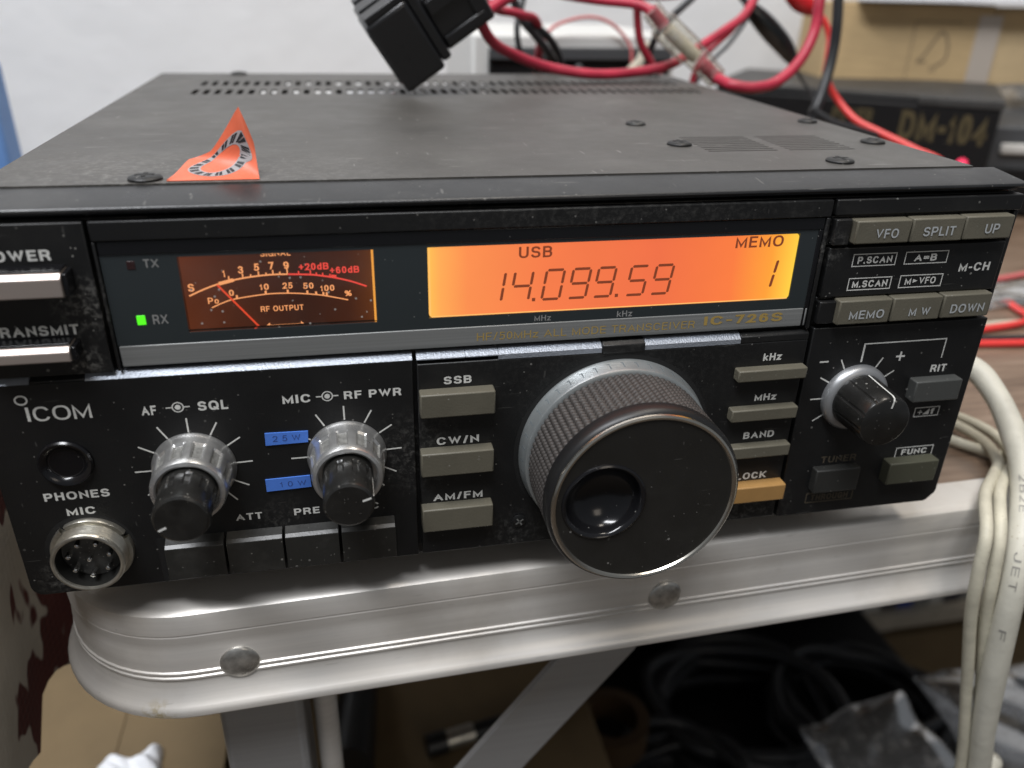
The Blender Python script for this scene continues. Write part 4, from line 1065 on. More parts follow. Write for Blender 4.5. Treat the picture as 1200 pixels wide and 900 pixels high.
# blue embossed tapes beside the power knob
def tape(q, s, tq):
    bm = bmesh.new(); prism(bm, q, -0.32, -0.02); o = link('label_tape', bm, M['bluetape'], radio)
    bm = bmesh.new(); text(bm, s, *tq, -0.36, 0.10); link('tape_lettering', bm, M['tapeink'], o)
tape([(-63.5, 35.4), (-54.0, 35.5), (-53.8, 38.4), (-63.4, 38.6)], '2 5 W', (-61.9, -55.6, 36.3, 37.8))
tape([(-64.6, 22.9), (-54.3, 23.2), (-54.4, 26.4), (-64.6, 26.2)], '1 0 W', (-61.4, -55.4, 23.9, 25.3))

# curled orange sticker on the cover: its front edge is stuck down, the right half lifts into a point
def sticker_pt(u, v):
    """u runs along the stuck edge, v from the edge to the free side"""
    x = -78.2 + 18.8 * u
    lift = max(0.0, (u - 0.12) / 0.88)
    return x, lift
bm = bmesh.new(); rows = []
NU, NV = 22, 14
def outline(u):                                        # height of the free side seen from the front
    if u < 0.17: return 6.0 * (u / 0.17) ** 0.9
    if u < 0.45: return 6.0 + 1.8 * ((u - 0.17) / 0.28)
    if u < 0.86: return 7.8 + 9.4 * ((u - 0.45) / 0.41) ** 1.1
    return 17.2 - 8.2 * ((u - 0.86) / 0.14) ** 1.1
def sp(u, v):
    h = outline(u) * v
    x = -78.2 + 18.8 * u - 1.6 * v * max(0, u - 0.4)
    flat = 7.0                                         # first millimetres lie on the cover, then the film stands up
    g = min(h / flat, 1.0)
    up = 0.62 + 0.38 * u
    y = 14.0 + 11.0 * (1 - (1 - g) ** 1.6) * (0.55 + 0.45 * (1 - u)) - 1.5 * math.sin(v * PI) * u
    z = ZT + 0.12 + h * up * (h / (h + 3.0)) * 1.0 + 0.35 * math.sin(7 * u + 3 * v) * v
    return Vector((x, y, z))
for i in range(NU + 1): rows.append([bm.verts.new(sp(i / NU, j / NV)) for j in range(NV + 1)])
for a, b in zip(rows, rows[1:]):
    for j in range(NV): bm.faces.new([a[j], b[j], b[j + 1], a[j + 1]])
bmesh.ops.remove_doubles(bm, verts=bm.verts[:], dist=0.02)
stk = link('triangular_sticker', bm, M['orange'], radio, smooth=60, label='curled orange sticker with a ring of tiny grey lettering')
md = stk.modifiers.new('thickness', 'SOLIDIFY'); md.thickness = 0.00012; md.offset = 0
bm = bmesh.new(); K = 46
loop = []
for k in range(K):
    t = 2 * PI * k / K
    loop.append((0.57 + 0.335 * math.cos(t) , 0.48 + 0.27 * math.sin(t)))
def nrm(u, v):
    e = 0.01; n = (sp(u + e, v) - sp(u, v)).cross(sp(u, v + e) - sp(u, v)); n.normalize(); return n if n.dot(CAMP - sp(u, v)) > 0 else -n
def patch(k0, k1, s0, s1, off, mi):
    q = []
    for k, s in ((k0, s0), (k1, s0), (k1, s1), (k0, s1)):
        t = 2 * PI * k / K; u = 0.57 + 0.335 * s * math.cos(t); v = 0.48 + 0.30 * s * math.sin(t); q.append(bm.verts.new(sp(u, v) + nrm(u, v) * off))
    bm.faces.new(q).material_index = mi
for k in range(K): patch(k, k + 1, 0.71, 1.13, 0.12, 0)
for k in range(K):
    if k % 3 != 2: patch(k + 0.10, k + 0.84, 0.78, 1.08, 0.17, 1)
link('sticker_lettering', bm, [M['greytext'], M['inkblack']], stk)

# ------------------------------------------------------------------ power connector and wires over the radio
A = (RIGHT * 0.82 - DOWN * 0.55 - FWD * 0.10).normalized()
U = (RIGHT * 0.57 + DOWN * 0.82); U = (U - A * U.dot(A)).normalized()
V3 = A.cross(U); V3 = V3 if V3.dot(FWD) < 0 else -V3   # towards the viewer
c40, s40 = math.cos(math.radians(43)), math.sin(math.radians(43))
NB = (V3 * c40 + U * s40).normalized(); NAx = (V3 * s40 - U * c40).normalized()
HB = 14.0
TIP = Vector((-15.5, 149.3, 93.4))
PO = TIP - (NAx * -HB + NB * HB)
def pp(x, y, z): return PO + A * x + NAx * y + NB * z
plug = thing('power_connector', tuple(TIP), 'chunky black power connector dangling nose down onto the radio top', 'connector')
def pbox(bm, x0, x1, y0, y1, z0, z1):
    for v in box(bm, x0, x1, y0, y1, z0, z1): v.co = pp(*v.co)
bm = bmesh.new(); pbox(bm, 0, 17, -14, 14, -14, 14); link('connector_shell', bm, M['plug'], plug, bevel=1.6, seg=3)
bm = bmesh.new()
pbox(bm, 1.2, 17.0, 14.0, 16.4, 6.0, 13.4); pbox(bm, 1.2, 17.0, 14.0, 16.4, -5.5, 2.8); pbox(bm, 1.2, 17.0, 14.0, 16.4, -13.6, -8.8); pbox(bm, -0.5, 15.0, -10.5, 10.5, -10.5, 10.5); pbox(bm, 3, 16.4, -14.25, -13.5, -9, 9)
link('grip_rib', bm, M['plug'], plug, bevel=1.0, seg=4)
bm = bmesh.new(); pbox(bm, 17.1, 21, -12.5, 15.2, -12, 12.8); pbox(bm, 21, 42, -11, 10, -10, 10.5)
link('connector_collar', bm, M['plug'], plug, bevel=1.2, seg=3)
bm = bmesh.new(); pbox(bm, 22, 39.5, -9.4, -5.5, 10.4, 12.0); pbox(bm, 22, 39.5, 3.0, 8.5, 10.4, 12.0); pbox(bm, 36, 41.5, -9.4, 8.5, 10.4, 11.8); pbox(bm, 20, 38, 10.0, 13.5, -4, 5); pbox(bm, 15, 24, 15.2, 17.5, -3.0, 4.5)
link('locking_latch', bm, M['plug'], plug, bevel=0.7, seg=3)

def wire(name, pts, r, m, label, cat='wire', group=None, seg_=14):
    bm = bmesh.new(); tube(bm, pts, r, seg_)
    return link(name, bm, m, smooth=50, label=label, cat=cat, group=group)
e1 = pp(38, -4, 2); e2 = pp(38, 5, 3); e3 = pp(38, 2, -5)
wire('power_wire', [tuple(e1), (18.3, 172, 111.6), (30.1, 185, 105.0), (46.5, 192, 99.4), (66.6, 195, 96.2), (87.8, 200, 96.3), (107.6, 205, 99.2), (123.4, 215, 105), (144.1, 230, 112.9), (157.8, 240, 119.1), (170.2, 252, 130.8)], 2.15, M['red_wire'],
     'thick crimson wire sagging from the black connector low across the radio back')
wire('power_wire', [tuple(e2), (14.5, 172, 121.5), (24.6, 178, 125.0), (36.4, 190, 129.8), (50, 205, 134)], 2.3, M['red_wire'], 'short crimson wire rising straight up from the connector out of the picture')
wire('power_wire', [tuple(e3), (26, 205, 121.5), (35.0, 215, 119.6), (43.1, 222, 118.1), (50.1, 230, 116.0), (56, 244, 108), (58, 256, 98), (59, 262, 80), (60, 262, 60), (62, 262, TZ + 3)], 1.9, M['red_wire'], 'crimson wire curving down behind the twisted black pair')
wire('power_wire', [(40, 214, 131.5), (55.7, 210, 127.4), (71.3, 205, 125.3), (87.1, 200, 124.0), (93.7, 196, 121.2), (96, 195, 119.4)], 2.1, M['red_wire'], 'crimson wire entering the clear fuse holder from the left')
# in-line fuse holder: clear sleeve around the wire ends and fuse
fh = thing('fuse_holder', (108.6, 195, 108), 'clear plastic in-line fuse holder joining two crimson wires', 'fuse holder')
hp = [Vector(p) for p in ((92.4, 195, 122.2), (99, 195, 116), (108.6, 195, 108.5), (118.3, 195, 101.2), (126.5, 195, 94.6))]
bm = bmesh.new(); tube(bm, hp, lambda t: 4.4 if t < 0.22 else (6.2 if t < 0.62 else 5.2 if t < 0.85 else 4.8), 24)
link('clear_sleeve', bm, pane_mat('clear nylon', (0.96, 0.95, 0.90), 0.25, 0.0, 0.72, 1.12), fh, smooth=60)
bm = bmesh.new(); tube(bm, [hp[0], hp[1]], 2.7, 14); tube(bm, [hp[3], hp[4]], 2.9, 14); link('wire_end', bm, M['red_wire'], fh)
bm = bmesh.new(); tube(bm, [hp[1] + (hp[2] - hp[1]) * 0.2, hp[2], hp[3] - (hp[3] - hp[2]) * 0.3], 3.0, 18); link('fuse_body', bm, M['beige'], fh)
wire('power_wire', [(124.6, 194.5, 95.4), (122.6 + 4, 186, 93.8), (128.5, 182, 93.0), (137.3, 180, 92.2), (149.0, 182, 94.3), (160.8, 186, 102.6), (167.9, 190, 114.3), (169.2, 192, 125.6), (170.4, 195, 135)], 2.4, M['red_wire'],
     'thick crimson wire looping up from the fuse holder over the radio corner')
wire('black_wire', [(36, 228, 131), (42.9, 230, 117.1), (50.4, 231, 109.3), (57.6, 234, 102.0), (63.1, 240, 94.0), (66, 246, 70), (67, 246, TZ + 2)], 1.9, M['black_wire'], 'black wire of the twisted pair, straighter left strand', group='twisted black pair behind the radio')
wire('black_wire', [(40, 238, 126), (43.1, 236, 120.4), (49.1, 234, 114.0), (58.8, 238, 107.8), (66.8, 244, 95.6), (71, 250, 70), (72, 250, TZ + 2)], 1.9, M['black_wire'], 'black wire of the twisted pair, bowed right strand', group='twisted black pair behind the radio')
wire('thin_wire', [(66, 290, 96), (72.3, 296, 107), (81.6, 299, 112.2), (95.9, 300, 114.9), (108.3, 300, 112.1), (119.5, 300, 102.5), (122, 298, 92), (123, 296, 60)], 0.9, M['pink_wire'], 'thin pinkish red wire arching above the off white case')
wire('dark_red_wire', [(103.0, 245, 132), (104.3, 245, 117.3), (107.2, 245, 105.8), (114.5, 246, 95.6), (119.7, 247, 88.0), (122, 248, 60), (122, 248, TZ + 3)], 2.0, M['red_dark'], 'dark red wire dropping vertically past the beige terminal housing')
wire('black_wire', [(138.3, 250, 130.2), (129.2, 250, 122.1), (123.1, 250, 116.6), (117.5, 252, 108.5), (115, 256, 92), (114, 258, 60)], 1.8, M['black_wire'], 'black wire slanting down behind the fuse holder')
wire('dark_red_wire', [(165, 262, 114), (158, 256, 110), (150, 250, 106), (143.5, 250, 99), (140, 252, 88), (139, 254, 60)], 1.7, M['red_dark'], 'short dark red wire bending down right of the fuse holder')
wire('black_wire', [(52, 262, 134), (50, 258, 124), (46, 252, 112), (48, 250, 100), (58, 256, 90), (66, 262, 60), (70, 266, TZ + 3)], 1.5, M['black_wire'], 'thin black lead looping left of the twisted black pair')
wire('thin_wire', [(84, 236, 134), (96, 238, 127.5), (110, 240, 126.5), (126, 242, 128), (140, 246, 133)], 1.7, M['red_dark'], 'dark red wire running level along the top edge above the fuse holder')
wire('thin_wire', [(178, 270, 134), (176, 272, 118), (168, 274, 104), (158, 276, 92), (150, 278, 70), (146, 280, TZ + 3)], 1.1, M['eq_grey'], 'thin grey lead hanging behind the crocodile clip')
bm = bmesh.new()
vs = prism(bm, [(113, 82), (125, 82), (126.5, 104), (121.5, 104), (119.5, 96), (113.5, 90)], 276, 284)
link('terminal_housing', bm, M['beige'], bevel=1.0, seg=3, label='beige plastic terminal housing in front of the dark case panel', cat='connector')
# black crocodile clip boot hanging from above
clip = thing('crocodile_clip', (182, 260, 110), 'black crocodile clip in a glossy boot hanging by the crimson loop', 'clip')
bm = bmesh.new(); tube(bm, [(168.2, 260, 123.6), (172, 260, 120.6), (178, 260, 116), (185, 260, 110.4), (192, 260, 104.6), (197.5, 260, 98.8), (200.4, 260, 94.6)],
                      lambda t: 1.9 + 3.5 * math.sin(PI * min(1, t * 1.02)) ** 0.8 if t < 0.97 else 1.2, 20); link('clip_boot', bm, M['boot'], clip, smooth=70)
bm = bmesh.new(); tube(bm, [(159, 258, 132), (164.2, 260, 127.5), (169.5, 260, 122.8)], 1.7, 12); link('clip_jaw', bm, M['eq_grey'], clip)
bm = bmesh.new(); tube(bm, [(200.2, 260, 95), (209.1, 265, 86.9), (215.6, 265, 80.3), (219.5, 263, 72), (220, 258, 60), (221, 256, 30), (222, 255, TZ + 1)], 0.95, 10); link('clip_wire', bm, M['eq_grey'], clip)
clip2 = thing('crocodile_clip', (197, 252, 120), 'red crocodile clip boot with its own thin red lead, cut by the top edge', 'clip')
bm = bmesh.new(); tube(bm, [(183, 252, 133), (188, 252, 129.5), (193, 252, 126.2), (198, 251, 123.2), (202, 250, 120.6)], lambda t: 1.6 + 3.6 * math.sin(PI * t) ** 0.7 if 0 < t < 1 else 1.4, 18); link('clip_boot', bm, M['red_boot'], clip2, smooth=70)
bm = bmesh.new(); tube(bm, [(201.6, 250, 120.9), (206.6, 248, 116.6), (209.4, 245, 108.8), (207.6, 240, 98.9), (207.2, 238, 90.8), (213.5, 235, 80.7), (220.2, 225, 71.4), (228.6, 215, 66.6), (239.1, 200, 61.0), (250, 185, 54), (262, 170, 30), (266, 160, TZ + 2)], 1.75, 12)
link('clip_wire', bm, M['red_bright'], clip2)
wire('black_cable', [(202.8, 235, 136), (203.9, 232, 118), (204.2, 231, 106), (202.6, 229, 96), (198.5, 225, 84.1), (194.3, 222, 73.3), (196, 225, 55), (200, 232, 30), (202, 238, TZ + 3)], 2.6, M['black_wire'], 'thick black cable hanging straight down beside the radio', cat='cable')
wire('black_cable', [(192, 222, 77.4), (203.2, 217, 71.2), (218.4, 215, 67.3), (236.5, 215, 62.3), (256, 215, 55), (270, 214, 30), (276, 212, TZ + 2)], 1.8, M['black_wire'], 'thin black cable running down right under the bright red lead', cat='cable')

# ------------------------------------------------------------------ things behind the radio
def obox(bm, o, ux, x0, x1, y0, y1, z0, z1, mi=0):
    """box in a frame turned about z: ux is the direction along its front"""
    uy = Vector((-ux.y, ux.x, 0))
    for v in box(bm, x0, x1, y0, y1, z0, z1, mi): v.co = o + ux * v.co.x + uy * v.co.y + Vector((0, 0, v.co.z))
UX = Vector((0.80, -0.60, 0)).normalized(); UY = Vector((-UX.y, UX.x, 0))
psu = thing('power_supply', (330, 390, TZ), 'black bench power supply with gold lettering and a lit red pilot lamp', 'power supply')
O1 = Vector((376, 303, TZ))
bm = bmesh.new(); obox(bm, O1, UX, -185, 0, 3, 120, 4, 80); link('case', bm, M['eq_black'], psu, bevel=1.5)
bm = bmesh.new(); obox(bm, O1, UX, -186, 1, 4, 121, 80.1, 81.6); obox(bm, O1, UX, -50, 1, -1, 3.9, 76, 81.6); link('case_lid', bm, M['eq_top'], psu, bevel=0.8)
bm = bmesh.new(); obox(bm, O1, UX, -185, 0, 0, 2.9, 2, 75.9); link('front_plate', bm, M['eq_black'], psu, bevel=1.0)
bm = bmesh.new()
def on_psu(off): return lambda u, w, h: O1 + UX * u - UY * (off + h) + Vector((0, 0, w))
for w_, x0, x1, z0, z1 in (('DM-104', -58, -5, 53, 72), ('POWER', -102, -76, 62, 71)):
    bm = bmesh.new(); text(bm, w_, x0, x1, z0, z1, 0, 0.22, 0.12, place=on_psu(0.3)); link('gold_lettering', bm, M['gold_dark'], psu)
bm = bmesh.new()
q = [bm.verts.new(O1 + UX * (-15 + 3.2 * math.cos(2 * PI * k / 20)) - UY * 0.8 + Vector((0, 0, 41 + 3.2 * math.sin(2 * PI * k / 20)))) for k in range(20)]
q2 = [bm.verts.new(v.co + UY * 1.0) for v in q]
bm.faces.new(q); 
for k in range(20): bm.faces.new([q[k], q2[k], q2[(k + 1) % 20], q[(k + 1) % 20]])
link('pilot_lamp', bm, M['led_pink'], psu)
# second dark device standing right of the power supply
amp = thing('radio_amplifier', (450, 330, TZ), 'dark grey device with a pale bar, right of the gold lettered power supply', 'device')
O2 = Vector((392, 330, TZ)); UX2 = Vector((0.96, -0.28, 0)).normalized()
bm = bmesh.new(); obox(bm, O2, UX2, 0, 150, 2, 120, 3, 62); link('case', bm, M['eq_grey'], amp, bevel=1.5)
bm = bmesh.new(); obox(bm, O2, UX2, 1, 150, 0, 1.9, 3, 34); link('front_plate', bm, M['eq_black'], amp, bevel=0.6)
bm = bmesh.new(); obox(bm, O2, UX2, 12, 120, -2.0, 1.9, 44, 51); link('pale_bar', bm, M['book_white'], amp, bevel=1.5)
# off white case with a dark front, behind the radio
eq = thing('desktop_case', (82, 340, TZ), 'off white desktop case with a black front panel, half hidden behind the radio', 'device')
bm = bmesh.new(); box(bm, 32, 150, 304, 420, TZ, 106); link('case', bm, M['eq_white'], eq, bevel=2.0)
bm = bmesh.new(); box(bm, 41, 146, 301, 303.9, 10, 99); ff = link('front_plate', bm, M['eq_black'], eq, bevel=1.0)
bm = bmesh.new(); box(bm, 41, 146, 298.5, 300.9, 93, 99.5); box(bm, 41, 146, 299.5, 300.9, 10, 84); link('front_rail', bm, M['eq_grey'], eq, bevel=0.6)
bm = bmesh.new(); lathe(bm, [(2.2, -300.9), (2.2, -296.5), (1.6, -296)], 91.4, 89.0, 24); link('front_knob', bm, M['eq_grey'], eq)
# blue sheet at the left
bl = bmesh.new(); box(bl, -340, -219, 326, 350, TZ, 88)
link('storage_crate', bl, M['blue'], bevel=3, label='blue plastic crate at the left edge in front of the white wall', cat='crate')
# carton behind the power supply
cart = thing('cardboard_box', (420, 470, TZ), 'tan cardboard box with a tree emblem behind the power supply', 'box')
O3 = Vector((326, 440, TZ)); UX3 = Vector((0.985, -0.17, 0)).normalized(); UY3 = Vector((-UX3.y, UX3.x, 0))
bm = bmesh.new(); obox(bm, O3, UX3, 0, 125, 0, 60, 0, 135); link('carton', bm, M['card'], cart, bevel=1.0)
bm = bmesh.new(); obox(bm, O3, UX3, 114, 132, -0.5, -0.05, 0, 128); link('packing_tape', bm, M['packtape'], cart)
bm = bmesh.new()
C3 = lambda u, w: O3 + UX3 * u - UY3 * 0.25 + Vector((0, 0, w))
def cline(a, b, w=1.2):
    d = Vector((b[0] - a[0], b[1] - a[1])); n = Vector((-d.y, d.x)).normalized() * w / 2
    bm.faces.new([bm.verts.new(C3(*p)) for p in ((a[0] + n.x, a[1] + n.y), (b[0] + n.x, b[1] + n.y), (b[0] - n.x, b[1] - n.y), (a[0] - n.x, a[1] - n.y))])
tc = (86, 101)
tree = [(-13, -7), (-8, -1), (-5, 5), (-1, 12), (2, 15), (6, 12), (9, 4), (9, -4), (5, -8), (2, -9)]
for a, b in zip(tree, tree[1:]): cline((tc[0] + a[0], tc[1] + a[1]), (tc[0] + b[0], tc[1] + b[1]), 1.6)
cline((tc[0] - 13, tc[1] - 7), (tc[0] - 6, tc[1] - 6), 1.6); cline((tc[0] - 1, tc[1] - 9), (tc[0] - 1, tc[1] - 14), 1.2); cline((tc[0] + 2, tc[1] - 9), (tc[0] + 2, tc[1] - 14), 1.2)
for a, b in (((-20, 22), (16, 22)), ((-20, -18), (-20, 22))): cline((tc[0] + a[0], tc[1] + a[1]), (tc[0] + b[0], tc[1] + b[1]), 0.7)
link('tree_emblem', bm, M['print'], cart)
cart2 = thing('cardboard_box', (520, 450, TZ), 'pale cardboard box at the right edge, beside the box with the tree emblem', 'box')
bm = bmesh.new(); obox(bm, O3, UX3, 126, 300, 2, 66, 0, 133); link('carton', bm, M['card_pale'], cart2, bevel=1.0)
bm = bmesh.new(); obox(bm, O3, UX3, 126.5, 300, 1.2, 1.9, 118, 131); link('carton_seam', bm, M['card'], cart2)
bm = bmesh.new(); obox(bm, O3, UX3, 18, 290, -16, 60, 136, 139); obox(bm, O3, UX3, 34, 270, -14, 62, 139.2, 143)
link('paper_stack', bm, M['paper'], bevel=0.4, label='white papers lying on top of the cardboard boxes', cat='papers')
# crumpled clear bag right of the power supply
def bag(name, o, ux, uy, uz, nx_, ny_, amp, label, seed, m, cat='bag'):
    rnd = random.Random(seed); ph = [(rnd.uniform(2, 9), rnd.uniform(2, 9), rnd.uniform(0, 6)) for _ in range(9)]
    bm = bmesh.new()
    def hgt(u, v):
        h = sum(abs(math.sin(a * u + b * v + c)) for a, b, c in ph) / len(ph) - 0.63
        edge = min(1.0, 6 * min(u, 1 - u, v, 1 - v)) ** 0.5
        return edge, h
    sheets = []
    for s in (1, -1):
        g = []
        for i in range(nx_ + 1):
            row = []
            for j in range(ny_ + 1):
                u, v = i / nx_, j / ny_
                e, h = hgt(u, v)
                row.append(bm.verts.new(o + ux * (u + 0.02 * math.sin(9 * v + seed)) + uy * (v + 0.02 * math.sin(8 * u)) + uz * ((0.5 * e * s + h) * amp)))
            g.append(row)
        for i in range(nx_):
            for j in range(ny_): bm.faces.new([g[i][j], g[i + 1][j], g[i + 1][j + 1], g[i][j + 1]])
    return link(name, bm, m, smooth=25, label=label, cat=cat)
bag('plastic_bag', Vector((452, 400, 12)), Vector((110, -20, 8)), Vector((-6, 10, 54)), Vector((0, -1, 0)), 24, 18, 16, 'crumpled whitish plastic bag behind the dark grey device', 3, pane_mat('milky film', (0.75, 0.75, 0.75), 0.2, 0.0, 0.75))

# ------------------------------------------------------------------ wires and cables on the table at the right
wire('thin_wire', [(330, 240, TZ + 2), (310, 205, TZ + 2), (292, 180, TZ + 2), (286, 158, TZ + 2), (278, 140, TZ + 2), (240, 132, TZ + 2)], 1.7, M['red_bright'], 'red wire bending across the wood top to the right of the radio')
wire('thin_wire', [(190, 124, TZ + 2), (230.8, 119.1, TZ + 2), (257, 116.2, TZ + 2), (310, 112, TZ + 2)], 1.7, M['red_bright'], 'red wire lying straight across the wood top nearest the radio')
wire('thin_wire', [(190, 128.5, TZ + 2), (230.8, 124.6, TZ + 2), (257, 121.6, TZ + 2), (310, 117, TZ + 2)], 1.6, M['black_wire'], 'black wire lying straight beside the nearest red wire')
wire('thin_wire', [(215, 128, TZ + 1.6), (243, 136, TZ + 1.6), (262, 140, TZ + 1.6), (300, 138, TZ + 1.6)], 1.4, M['beige'], 'greyish wire crossing the wood top under the red wires')
wire('thin_wire', [(240, 190, TZ + 2), (270, 200, TZ + 2), (300, 196, TZ + 2), (340, 205, TZ + 2)], 1.6, M['pink_wire'], 'pink wire lying farther back on the wood top')
bag('plastic_bag', Vector((262, 158, TZ + 1)), Vector((80, 4, 0)), Vector((5, 30, 0)), Vector((0, 0, 1)), 24, 14, 8, 'small crumpled clear bag lying on the wood beside the radio', 11, pane_mat('milky film', (0.8, 0.8, 0.8), 0.2, 0.0, 0.55))

# hanging cables over the table edge
CW = [(118, 72, -7.0), (142, 62, 8.0), (156, 52, 18.0), (162.5, 43, 18.0), (164.0, 33, 13.5), (163.2, 23, 7.5), (160.5, 13, 1.5), (155.5, 3, -5.5), (148.4, -7.5, -15.0), (146.0, -12.5, -28.8), (149.5, -13, -57.2), (155.8, -12, -87.7), (164.1, -10, -117.8), (176, -4, -170), (190, 10, -690)]
th = thing('mains_cable', CW[6], 'thick aged white printed cable hanging over the table edge', 'cable')
bm = bmesh.new(); tube(bm, CW, lambda t: 3.8 + 0.12 * math.sin(37 * t), 24); link('cable_sheath', bm, M['cable_white'], th, smooth=60)
bm = bmesh.new()
P = spline(CW, 14)
def on_cable(sy, r=3.97):
    L = [0]
    for a, b in zip(P, P[1:]): L.append(L[-1] + (b - a).length)
    def f(u, w, h):
        s = sy + u; i = max(0, min(len(P) - 2, bisect.bisect_left(L, s) - 1)); t = (P[i + 1] - P[i]).normalized()
        c = P[i] + (P[i + 1] - P[i]) * ((s - L[i]) / (L[i + 1] - L[i]))
        toward = (CAMP - c); toward -= t * toward.dot(t); toward.normalize(); side = toward.cross(t)
        a = w / r; return c + (toward * math.cos(a) + side * math.sin(a)) * (r + h)
    return f
for s, a in (('2B2E', 104), ('JET', 128), ('F', 152)):
    text(bm, s, 0, 3.0 * len(s) + 1, -1.1, 0.9, t=0.10, spacing=0.3, place=on_cable(a))
link('cable_lettering', bm, M['cable_ink'], th)
wire('cream_cable', [(150, 70, -8), (166, 56, -8), (170, 40, -7.6), (164, 24, -6.5), (153.8, 14, -5.2), (144.0, 5.5, -5.5), (136.4, -6.2, -10.6), (135.0, -9.5, -24), (137.8, -9.5, -40), (146, -9, -69.5), (158.5, -8, -117.5), (170, -2, -180), (178, 10, -690)], 1.85, M['cream'],
     'thin cream cord hanging at the far left of the cable bundle', 'cord', 'cream cords beside the thick white cable')
wire('cream_cable', [(157, 70, -8), (172, 58, -8), (177, 42, -7.6), (170, 24, -6.5), (159, 14.5, -5.2), (149.5, 6, -5.5), (141.8, -5.8, -11.4), (140.4, -9.8, -25), (143.2, -9.8, -41), (151.6, -9.4, -72), (164, -8.4, -118), (176, -2, -180), (184, 12, -690)], 1.85, M['cream'],
     'thin cream cord hanging between its twin and the thick white cable', 'cord', 'cream cords beside the thick white cable')
wire('cream_cable', [(128, 66, -9.6), (144, 60, -9.6), (158, 48, -9.6), (167, 36, -9.6), (180, 22, -9.6)], 1.9, M['cream'], 'thin cream cord lying on the wood behind the thick white cable', 'cord')

# ------------------------------------------------------------------ under the table
# patterned cloth hanging at the left
bm = bmesh.new(); rows = []
for i in range(60):
    v = i / 59; row = []
    for j in range(60):
        u = j / 59
        x = -141 - 4 * u + 3 * math.sin(6.5 * u + 2.2 * v) - 1.5 * v
        y = -60 + 340 * u
        z = 70 - (157 + 16 * abs(math.sin(9 * u + 0.4)) - 14 * abs(math.sin(23 * u))) * v + 6 * math.sin(5 * u + 1)
        row.append(bm.verts.new((x + 4 * v * math.sin(13 * u + 1.3), y, z)))
    rows.append(row)
for a, b in zip(rows, rows[1:]):
    for j in range(59): bm.faces.new([a[j], b[j], b[j + 1], a[j + 1]])
cl = link('hanging_cloth', bm, M['fabric'], smooth=180, label='maroon and cream patterned knit cloth hanging left of the table', cat='cloth')
md = cl.modifiers.new('thickness', 'SOLIDIFY'); md.thickness = 0.003

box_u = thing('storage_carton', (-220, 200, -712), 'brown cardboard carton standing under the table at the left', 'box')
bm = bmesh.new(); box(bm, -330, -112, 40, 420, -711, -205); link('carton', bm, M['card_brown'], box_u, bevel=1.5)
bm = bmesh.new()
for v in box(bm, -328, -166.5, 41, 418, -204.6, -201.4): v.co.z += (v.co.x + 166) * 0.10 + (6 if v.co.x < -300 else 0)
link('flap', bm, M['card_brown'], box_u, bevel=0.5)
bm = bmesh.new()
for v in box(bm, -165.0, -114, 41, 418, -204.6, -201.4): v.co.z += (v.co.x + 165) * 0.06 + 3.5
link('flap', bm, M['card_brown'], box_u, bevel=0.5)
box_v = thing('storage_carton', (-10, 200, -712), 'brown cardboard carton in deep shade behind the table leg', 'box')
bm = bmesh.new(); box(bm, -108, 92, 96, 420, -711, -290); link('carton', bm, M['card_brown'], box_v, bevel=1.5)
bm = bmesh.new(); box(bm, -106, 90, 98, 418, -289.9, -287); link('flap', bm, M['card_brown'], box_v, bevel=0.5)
bag('tissue', Vector((-166, 84, -196)), Vector((28, 6, 0)), Vector((-6, 34, 0)), Vector((0, 0, 1)), 34, 34, 15, 'crumpled white tissue on the carton at the bottom left', 5, M['tissue'], 'tissue')
# black handset with strain relief lying behind the leg
hs = thing('handset', (-40, 190, -287), 'black handset with a tapering cord lying on the shaded carton', 'handset')
bm = bmesh.new(); tube(bm, [(-62, 150, -262), (-58, 182, -266), (-54, 215, -270), (-50, 236, -272)], lambda t: 15 - 5 * t, 20); link('handset_body', bm, M['black'], hs, smooth=60)
bm = bmesh.new(); tube(bm, [(-50, 234, -272), (-47, 270, -276), (-42, 330, -282), (-30, 400, -284)], 4, 12); link('cord', bm, M['black_wire'], hs)
cn = thing('coax_connector', (0, 190, -285), 'silver tipped black cable plug lying on the shaded carton', 'connector')
bm = bmesh.new(); tube(bm, [(-16, 172, -280), (-4, 174, -280)], 7, 18, smooth=False); tube(bm, [(13, 177, -280), (70, 190, -281), (110, 220, -282)], 5.5, 16); link('plug_body', bm, M['black'], cn)
bm = bmesh.new(); tube(bm, [(-4, 174, -280), (13, 177, -280)], 6, 18, smooth=False); link('metal_sleeve', bm, M['nickel'], cn)
# coiled black cables and their companions in the dark
bm = bmesh.new(); box(bm, 96, 440, 60, 379, -711, -425); link('storage_bin', bm, M['eq_black'], bevel=6, label='large black bin under the table heaped with coiled black cables', cat='bin')
def coil(cx, cy, cz, R_, n, r, seed, m, label):
    rnd = random.Random(seed); pts = []
    for k in range(n * 10):
        t = 2 * PI * k / 10; rr = R_ * (1 + 0.12 * math.sin(1.7 * t + seed)) + rnd.uniform(-4, 4)
        pts.append((cx + rr * math.cos(t), cy + rr * 0.85 * math.sin(t), cz + 5 * k / 10 + 4 * math.sin(2.3 * t + seed)))
    bm = bmesh.new(); tube(bm, pts, r, 10); link('cable_coil', bm, m, smooth=60, label=label, cat='cable', group='coiled black cables under the table')
coil(165, 170, -420, 66, 5, 5.5, 1, M['black_wire'], 'coil of black cable in the dark, middle one under the table')
coil(250, 260, -418, 74, 7, 6.0, 2, M['black_wire'], 'coil of black cable in the dark, rear one beside the clear bag')
coil(170, 195, -395, 48, 4, 4.5, 4, M['black_wire'], 'coil of black cable in the dark, smaller one lying on another coil')
coil(350, 250, -420, 66, 6, 5.0, 6, M['black_wire'], 'coil of black cable in the dark, right one behind the hanging cords')
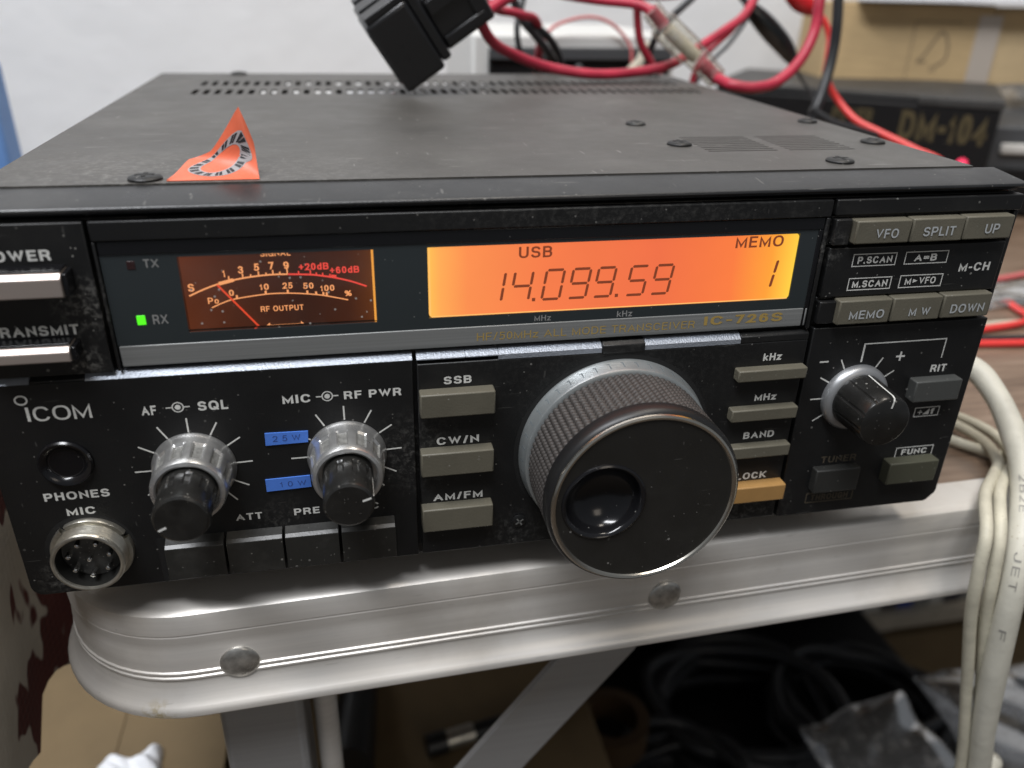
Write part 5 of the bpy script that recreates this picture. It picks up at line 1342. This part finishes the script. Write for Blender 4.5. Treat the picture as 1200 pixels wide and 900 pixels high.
bm = bmesh.new(); box(bm, 96, 440, 385, 470, -711, -330); link('equipment_case', bm, M['eq_black'], bevel=4, label='black equipment case far under the table', cat='case')
bm = bmesh.new()
ro = []
for r, d in ((26, 0), (26, 22), (18, 22), (18, 0)): ro.append([bm.verts.new((118 + r * math.cos(2 * PI * k / 36), 215 + r * math.sin(2 * PI * k / 36), -352 + d)) for k in range(36)])
for a, b in zip(ro, ro[1:] + ro[:1]):
    for k in range(36): bm.faces.new([a[k], a[(k + 1) % 36], b[(k + 1) % 36], b[k]])
link('tape_roll', bm, M['roll'], label='amber tape roll lying on the black cable coils', cat='tape')
bag('plastic_bag', Vector((238, 178, -325)), Vector((84, 12, 8)), Vector((22, -70, -24)), Vector((0, 0, 1)), 34, 34, 10, 'clear plastic bag draped on the dark heap left of the cords', 8, M['bag'])
bag('plastic_bag', Vector((345, 110, -340)), Vector((120, 0, 0)), Vector((0, 90, 20)), Vector((0, 0, 1)), 30, 30, 12, 'shiny clear plastic bag right of the hanging cables', 9, M['bag'])
# low book shelf against the wall at the right
sh = thing('book_shelf', (640, 450, -712), 'cream low shelf against the wall under the table', 'shelf')
bm = bmesh.new(); box(bm, 442, 1000, 415, 515, -502, -482); box(bm, 442, 1000, 500, 515, -481.9, -300); box(bm, 442, 1000, 415, 515, -711, -695); link('shelf_board', bm, M['shelf'], sh, bevel=1)
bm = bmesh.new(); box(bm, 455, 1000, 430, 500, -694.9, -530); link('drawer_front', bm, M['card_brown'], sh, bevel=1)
rnd = random.Random(2); x = 446
looks = [('book_grey', 'narrow grey binder at the left end of the low shelf'), ('book_dark', 'first dark binder from the left on the low shelf'), ('book_white', 'off white binder between two dark ones on the low shelf'), ('book_dark', 'dark binder just left of the blue binder'),
         ('book_blue', 'bright blue binder on the low shelf under the table'), ('book_grey', 'grey binder touching the right side of the blue binder'), ('book_white', 'off white binder on the low shelf left of the cream cables'),
         ('book_dark', 'dark binder on the low shelf hidden mostly by the cables'), ('book_grey', 'grey binder right of the hanging cables on the low shelf'), ('book_white', 'off white binder at the right edge of the picture')]
for mk, lb in looks:
    w = rnd.uniform(15, 23); bm = bmesh.new(); box(bm, x, x + w - 1, 425, 495, -481.8, -395 - rnd.uniform(0, 15))
    link('binder', bm, M[mk], bevel=0.8, label=lb, cat='binder', group='binders standing on the low shelf'); x += w
